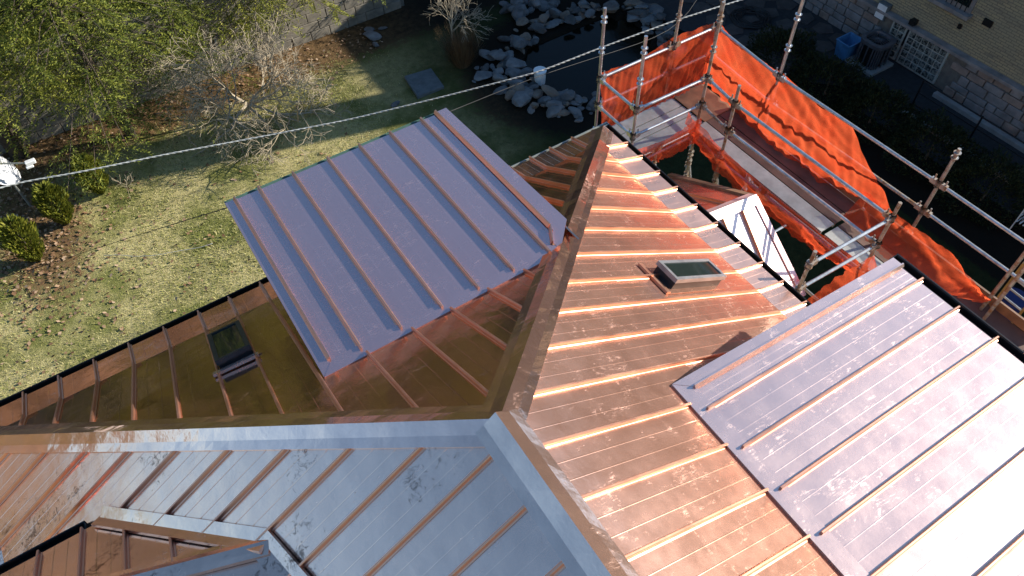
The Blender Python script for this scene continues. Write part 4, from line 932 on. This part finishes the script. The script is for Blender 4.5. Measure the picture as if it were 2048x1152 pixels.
def coupler(p, dirs, mat):
    mb = MB(); p = V(p)
    mb.tube(p + Vector((0, 0, -0.06)), p + Vector((0, 0, 0.06)), 0.042, 10); rosettes(mb, p.x, p.y, p.z)
    for d in dirs:
        d = Vector(d).normalized(); sd_ = d.cross(Vector((0, 0, 1)))
        mb.box(p + d * 0.075, (0.09, 0.05, 0.075), (d, sd_, Vector((0, 0, 1)))); mb.box(p + d * 0.085 + Vector((0, 0, 0.055)), (0.02, 0.012, 0.10), (d, sd_, Vector((0, 0, 1))))
    mb.build('coupler', mat, scf)
RUSTY = {'P2', 'd', 'e', 'f', 'h', 'k', 'i', 'j'}
for n, (x, y) in posts.items():
    mt = M['rust'] if n in RUSTY else M['steel']
    MB().tube((x, y, 0.0), (x, y, LV(tops[n])), 0.024, 12).build('post', mt, scf, smooth=False)
    z = LV(-1.6)
    while z > 2.0:
        if z < LV(tops[n]) - 0.04:
            mb = MB(); rosettes(mb, x, y, z); mb.tube((x, y, z - 0.05), (x, y, z + 0.05), 0.027, 10); mb.build('rosette', mt, scf)
        z -= 0.5
    MB().box((x, y, 0.012), (0.18, 0.18, 0.024)).build('base_plate', M['steel'], scf)
def rail(a, b, z, mat, ext=0.0, z2=None):
    pa = Vector((*posts[a], LV(z))) if isinstance(a, str) else Vector((*a, LV(z))); pb = Vector((*posts[b], LV(z if z2 is None else z2))) if isinstance(b, str) else Vector((*b, LV(z if z2 is None else z2)))
    d = (pb - pa).normalized(); MB().tube(pa + d * 0.03, pb - d * 0.03, 0.024, 10).build('rail', mat, scf)
    for q, dd, nm in ((pa, d, a), (pb, -d, b)):
        if isinstance(nm, str): coupler(q, [dd], M['rust'] if nm in RUSTY else M['steel'])
for z in (-2.6, -3.1):
    rail('P1', 'P2', z, M['steel']); rail('P2', 'd', z, M['steel']); rail('d', 'g', z, M['steel']); rail('g', 'h', z, M['steel'] if z > -3 else M['rust']); rail('h', (7.3, -6.0), z, M['steel'])
    rail('P1', 'Q1', z, M['steel']); rail('Q1', 'e', z, M['steel']); rail('e', 'f', z, M['steel'] if z > -3 else M['rust']); rail('f', 'i', z, M['steel']); rail('i', 'j', z, M['steel'])
for z in (-3.72, -4.75, -6.3):
    rail('Q1', 'e', z, M['steel']); rail('e', 'f', z, M['rust']); rail('f', 'm', z, M['steel']); rail('m', 'i', z, M['steel']); rail('P1', 'P2', z, M['steel']); rail('P2', 'd', z, M['steel']); rail('g', 'h', z, M['steel'])
for a, b in (('e', 'd'), ('f', 'g'), ('i', 'h'), ('m', (7.22, 2.75))):
    rail(a, b, -3.72, M['steel']); rail(a, b, -5.0, M['steel'])
rail('i', (6.3, -6.0), -3.72, M['steel']); rail('Q1', 'e', -4.0, M['steel'], z2=-6.2); rail('e', 'f', -4.3, M['steel'], z2=-6.0); rail('f', 'm', -4.0, M['steel'], z2=-6.2); rail('P1', 'Q1', -3.72, M['steel'])
def plank(c, ln, wd, alongx, mat):
    c = V(c); mb = MB(); s_ = (ln, wd, 0.012) if alongx else (wd, ln, 0.012)
    mb.box(c, s_)
    for k in (-1, 1):
        o = Vector((0, k * (wd / 2 - 0.006), -0.03)) if alongx else Vector((k * (wd / 2 - 0.006), 0, -0.03)); mb.box(c + o, (ln, 0.012, 0.048) if alongx else (0.012, ln, 0.048))
    mb.build('plank', mat, scf)
zd = LV(-3.62)
for k, y in enumerate((4.53, 4.80, 5.07)): plank((5.72, y, zd), 1.60, 0.25, True, M['plank'])
plank((6.85, 4.80, zd + 0.02), 0.62, 0.78, True, M['oldwood'])
for k, (x, mt) in enumerate(((6.44, 'plank'), (6.72, 'plank_brown'), (7.00, 'plank_brown'))):
    for y in (3.05, 0.25, -2.55):
        if not (k and y < 0): plank((x, y, zd), 2.74, 0.26, False, M[mt])
        elif k == 1: plank((x, y, zd), 2.74, 0.26, False, M['plank'])
for y in (3.05, 0.25): MB().box((7.15, y, zd + 0.085), (0.03, 2.75, 0.15)).build('toe_board', M['oldwood'], scf)
# loose rail stub, long rusty beam and ladder frame at the right
MB().bar(onZ((1930, 632), LV(-2.4)), onZ((2090, 760), LV(-2.4)), 0.06, 0.05).build('beam', M['rust'], scf)
a, b = V(onZ((1962, 645), LV(-3.7))), V(onZ((2075, 505), LV(-2.2)))
for o in (Vector((0, 0, 0)), Vector((0.10, 0.12, 0.05))): MB().tube(a + o, b + o, 0.024, 10).build('brace_tube', M['rust'], scf)
lad = empty('ladder', V(onZ((2010, 640))), 'access ladder with pale rungs at the right edge', 'ladder')
l0, l1 = V(onZ((2004, 668), 2.2)), V(onZ((2100, 560), 4.6)); l2 = V(onZ((1985, 655), 2.2)) ; off = V(onZ((1965, 636), 2.2)) - l0
for o in (Vector((0, 0, 0)),): MB().bar(l0, l1, 0.04, 0.09).build('stile', M['yellow'], lad)
MB().bar(l0 + off * 1.0, l1 + off, 0.04, 0.09).build('stile', M['yellow'], lad)
for k in range(7): p = l0.lerp(l1, k / 7 + 0.04); MB().tube(p, p + off, 0.018, 8).build('rung', M['steel'], lad)
gl = V(l0); MB().tube(Vector((l0.x, l0.y, 0)), l0, 0.03, 8).build('foot', M['yellow'], lad); MB().tube(Vector((l0.x + off.x, l0.y + off.y, 0)), l0 + off, 0.03, 8).build('foot', M['yellow'], lad)
q = V(onZ((1992, 640))); dr = empty('drum', q, 'dark blue plastic drum below the scaffold', 'drum'); MB().tube(q, q + Vector((0, 0, 0.8)), 0.28, 20).build('shell', M['blue_dark'], dr, bevel=0.015); MB().tube(q + Vector((0, 0, 0.795)), q + Vector((0, 0, 0.83)), 0.25, 20).build('lid', M['blue_dark'], dr)
# white garden chair frame at the right edge
q = V(onZ((2042, 470))); ch = empty('garden_chair', q, 'pale metal garden chair frame in the shade at the right edge', 'chair')
for x, y in ((-0.22, -0.22), (0.22, -0.22), (0.22, 0.22), (-0.22, 0.22)): MB().tube(q + Vector((x, y, 0)), q + Vector((x, y, 0.42 if y < 0 else 0.85)), 0.014, 8).build('leg', M['white'], ch)
for k in range(6): MB().bar(q + Vector((-0.22, -0.2 + k * 0.08, 0.42)), q + Vector((0.22, -0.2 + k * 0.08, 0.42)), 0.03, 0.015).build('seat_slat', M['white'], ch)
for z in (0.55, 0.68, 0.82): MB().bar(q + Vector((-0.22, 0.22, z)), q + Vector((0.22, 0.22, z)), 0.02, 0.03).build('back_slat', M['white'], ch)

# ================================================================== nets
def lerp_path(P, t):
    P = np.array(P, float); d = np.r_[0, np.cumsum(np.linalg.norm(np.diff(P, axis=0), axis=1))]; d /= d[-1]; return np.array([np.interp(t, d, P[:, k]) for k in range(3)])
def net(name, top, bot, label, nu, nv, billow, pleat, seed, sag=0.0, group='orange debris nets'):
    tt, bb = top, bot; vs = []
    for i in range(nu + 1):
        u = i / nu; a = lerp_path(tt, u); b = lerp_path(bb, u)
        ua = lerp_path(tt, min(1, u + 0.01)) - lerp_path(tt, max(0, u - 0.01)); out = np.cross(ua, [0, 0, 1.0]); out /= np.linalg.norm(out) + 1e-6
        for j in range(nv + 1):
            v = j / nv; p = a * (1 - v) + b * v
            bl = math.sin(math.pi * v) * billow * (0.6 + 0.8 * mnoise.noise(Vector((u * 5, v * 2, seed))))
            plt = pleat * mnoise.noise(Vector((u * 34 + v * 5, v * 1.5, seed + 5))) * (0.25 + 0.75 * v) + pleat * 0.6 * mnoise.noise(Vector((u * 12 - v * 7, v * 3, seed + 9)))
            p = p + out * (bl + plt); p[2] -= sag * math.sin(math.pi * ((u * 3) % 1)) * (1 - v)
            vs.append(p)
    vs = np.array(vs); idx = []
    for i in range(nu):
        for j in range(nv): k = i * (nv + 1) + j; idx += [k, k + nv + 1, k + nv + 2, k + 1]
    o = np_mesh(name, vs, np.array(idx), 4, M['net'], smooth=True); tag(o, label, 'net', group); return o
z26, z36 = LV(-2.58), LV(-3.58)
te = onX((1706, 256), 7.25); be = onX((1790, 425), 7.22)
net('debris_net', [(4.97, 5.27, LV(-2.52)), (5.7, 5.29, LV(-2.62)), (6.42, 5.29, LV(-2.47)), (7.34, 5.30, LV(-2.54))], [(5.0, 5.16, z36), (6.4, 5.14, z36), (7.22, 5.18, z36)], 'orange net screening the short far end of the scaffold', 90, 18, 0.06, 0.05, 1)
net('debris_net', [(7.35, 5.30, LV(-2.54)), (7.26, 4.5, LV(-2.62)), (7.24, 3.75, LV(-2.55)), (7.27, 3.0, LV(-2.68)), te], [(7.20, 5.18, z36), (7.02, 3.7, z36), (7.02, 2.4, z36), be], 'long orange net hung from the outer scaffold rail', 150, 24, 0.08, 0.06, 2)
net('debris_net', [(7.12, 1.75, LV(-3.32)), (7.12, 1.0, LV(-3.30)), (7.1, 0.3, LV(-3.25)), onZ((1972, 598), LV(-3.2))], [(6.75, 1.7, LV(-3.56)), (6.62, 0.9, LV(-3.56)), (6.65, 0.1, LV(-3.56)), onZ((1965, 606), LV(-3.3))], 'bunched orange net lying along the deck towards the ladder', 70, 14, -0.12, 0.07, 3)
net('debris_net', [(6.20, 4.5, LV(-3.30)), (6.22, 3.9, LV(-3.45)), (6.20, 2.9, LV(-3.52)), (6.22, 1.8, LV(-3.55)), (6.2, 0.95, LV(-3.50))], [(6.22, 4.3, LV(-3.72)), (6.12, 3.6, LV(-3.85)), (6.12, 2.7, LV(-3.85)), (6.10, 1.7, LV(-3.80)), (6.2, 0.9, LV(-3.75))], 'orange net drooping along the inner edge of the long deck', 110, 14, 0.10, 0.07, 4)
net('debris_net', [(4.98, 4.30, LV(-3.35)), (5.6, 4.28, LV(-3.42)), (6.28, 4.28, LV(-3.3))], [(5.05, 4.24, LV(-3.60)), (5.6, 4.18, LV(-3.75)), (6.2, 4.2, LV(-3.7))], 'orange net hanging below the near edge of the short deck', 60, 12, 0.06, 0.05, 5)
net('debris_net', [onZ((1615, 600), LV(-3.3)), (5.4, 0.80, LV(-3.12)), (6.2, 0.82, LV(-3.2))], [onZ((1622, 618), LV(-3.5)), (5.5, 0.45, LV(-3.55)), (6.2, 0.60, LV(-3.62))], 'orange net slung from the cross rail beside the sunny dormer', 60, 12, 0.06, 0.05, 6)
